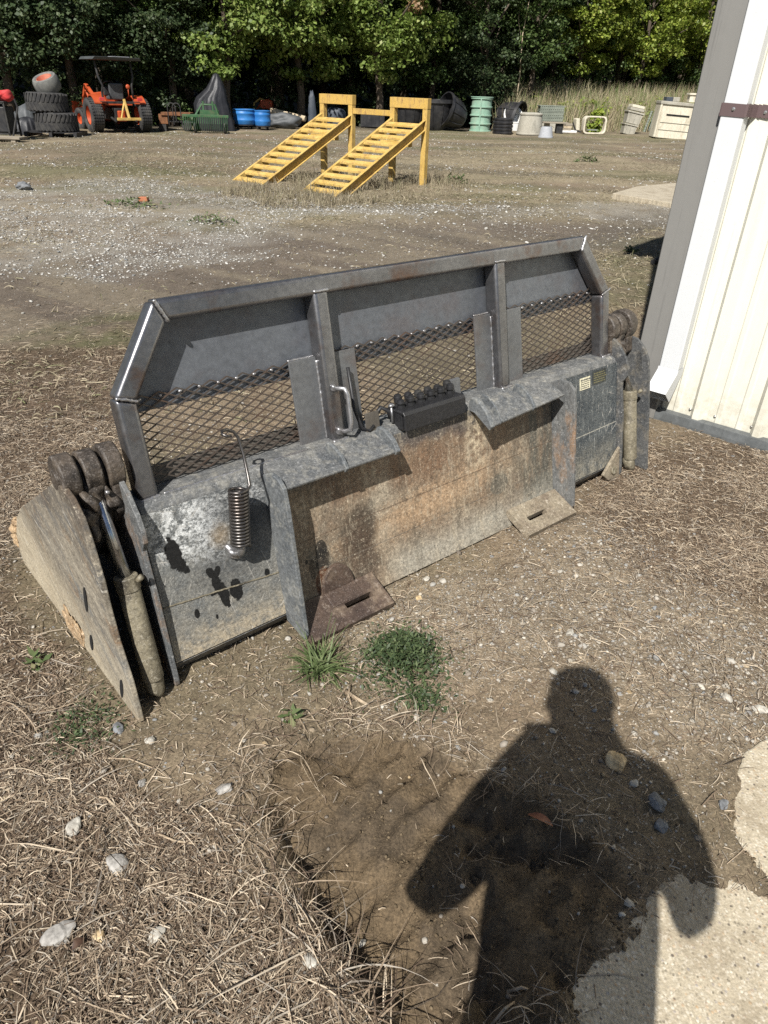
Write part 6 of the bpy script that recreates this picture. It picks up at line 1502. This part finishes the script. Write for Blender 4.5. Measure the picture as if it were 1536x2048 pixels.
# joints (metres): the phone is held out at the camera, elbows apart
HIP, CH, NK, HD = (.075, -.17, .97), (.078, -.16, 1.36), (.085, -.125, 1.56), (.055, -.10, 1.72)
body_v = [(*HIP, .20, .12), (.075, -.175, 1.14, .19, .115), (*CH, .185, .115), (.085, -.15, 1.48, .135, .09), (*NK, .098), (.072, -.115, 1.62, .094), (.058, -.105, 1.67, .098, .09), (.048, -.10, 1.74, .10, .1), (.044, -.105, 1.825, .084, .09),
          (-.055, -.17, 1.49, .072), (-.155, -.13, 1.25, .062), (-.225, -.09, 1.045, .050), (-.15, -.045, 1.25, .045), (-.065, -.028, 1.44, .034), (-.040, -.026, 1.50, .036, .022),
          (.24, -.165, 1.45, .075), (.325, -.13, 1.25, .062), (.375, -.10, 1.06, .050), (.25, -.06, 1.25, .043), (.115, -.04, 1.40, .034), (.085, -.03, 1.44, .036, .022),
          (-.01, -.17, .90, .095), (-.03, -.14, .50, .058), (-.04, -.18, .10, .04), (-.045, -.14, .035, .038, .03), (-.06, -.02, .03, .035, .024),
          (.18, -.17, .90, .095), (.20, -.13, .50, .058), (.21, -.16, .10, .04), (.215, -.12, .035, .038, .03), (.24, .0, .03, .035, .024)]
body_e = [(0, 1), (1, 2), (2, 3), (3, 4), (4, 5), (5, 6), (6, 7), (7, 8), (3, 9), (9, 10), (10, 11), (11, 12), (12, 13), (13, 14), (3, 15), (15, 16), (16, 17), (17, 18), (18, 19), (19, 20), (0, 21), (21, 22), (22, 23), (23, 24), (24, 25), (0, 26), (26, 27), (27, 28), (28, 29), (29, 30)]
person = skin('person', body_v, body_e, M['skin']); tag(person, 'person in dark shirt holding a phone, arms raised, casting the shadow', 'person')
# fingers, curled round the phone
for hx, hy, hz_, sx in ((-.042, -.03, 1.492, 1), (.085, -.032, 1.44, -1)):
    for k in range(4):
        o_ = Vector((hx, hy, hz_)) + Vector((sx * .012, .012 - .004 * k, .022 - .017 * k)); L_ = (.034, .04, .038, .03)[k]
        skin('finger', [(*o_, .0095), (*(o_ + Vector((sx * L_ * .6, -.014, .004))), .009), (*(o_ + Vector((sx * L_ * .9, -.018, .002))), .0075)], [(0, 1), (1, 2)], M['skin'], person, 0, 1)
    o_ = Vector((hx, hy, hz_)) + Vector((sx * .004, -.02, .016))
    skin('thumb', [(*o_, .012), (*(o_ + Vector((sx * .022, -.014, .02))), .010), (*(o_ + Vector((sx * .034, -.012, .03))), .008)], [(0, 1), (1, 2)], M['skin'], person, 0, 1)
# face
hc = Vector((.045, -.10, 1.73))
MB().blob(hc + Vector((0, .10, -.012)), (.014, .022, .024), .1, 2, 1).build('nose', M['skin'], person, smooth=True)
for s in (-1, 1):
    MB().blob(hc + Vector((s * .031, .082, .012)), (.013, .009, .008), .02, 2, 2).build('eye', M['white'], person, smooth=True)
    MB().blob(hc + Vector((s * .083, -.005, -.005)), (.012, .022, .034), .1, 2, 3).build('ear', M['skin'], person, smooth=True)
MB().blob(hc + Vector((0, .086, -.05)), (.026, .010, .007), .05, 2, 4).build('mouth', grunge('lips', (.35, .14, .11), (.4, .17, .13), 20, .5), person, smooth=True)
MB().blob(hc + Vector((0, -.03, .055)), (.093, .105, .082), .06, 3, 5).build('hair', M['hair'], person, smooth=True)
# clothes follow the body a little outside it
sh = [(v[0], v[1], v[2], v[3] + .016, (v[4] if len(v) > 4 else v[3]) + .016) for v in body_v]
skin('shirt', [sh[0], sh[1], sh[2], sh[3], (.076, -.14, 1.525, .085, .075), sh[9], sh[10], (-.222, -.092, 1.04, .064), (-.185, -.072, 1.14, .060), sh[15], sh[16], (.372, -.10, 1.05, .064), (.32, -.082, 1.15, .058)], [(0, 1), (1, 2), (2, 3), (3, 4), (3, 5), (5, 6), (6, 7), (7, 8), (3, 9), (9, 10), (10, 11), (11, 12)], M['shirt'], person)
skin('trousers', [(HIP[0], HIP[1], 1.02, .165, .125), sh[0], sh[21], sh[22], (-.04, -.178, .09, .062), sh[26], sh[27], (.21, -.158, .09, .062)], [(0, 1), (1, 2), (2, 3), (3, 4), (1, 5), (5, 6), (6, 7)], M['trouser'], person)
for a, b in ((24, 25), (29, 30)):
    v0, v1 = body_v[a], body_v[b]
    skin('boot', [(v0[0], v0[1] - .03, .09, .055), (v0[0], v0[1] - .02, .045, .05, .045), (v1[0], v1[1], .035, .048, .036), (v1[0], v1[1] + .04, .03, .038, .028)], [(0, 1), (1, 2), (2, 3)], M['boot'], person)
# the phone itself, its lens at the camera
ph = empty('phone', (0, 0, 0), 0, 'black phone held in both hands at the point of view, casting part of the shadow', 'phone')
ph.matrix_world = Matrix.Translation((0, 0, CAM_H)) @ CAM_R.to_4x4()
MB().box((-.024, -.050, .012), (.072, .148, .008)).build('phone_body', M['blackpaint'], ph, .003, 3)
MB().lathe([(.009, .0), (.011, .0), (.011, .009), (.009, .009)], 16, None, (0, 0, .0005), close=False).build('lens_ring', M['darkmetal'], ph)
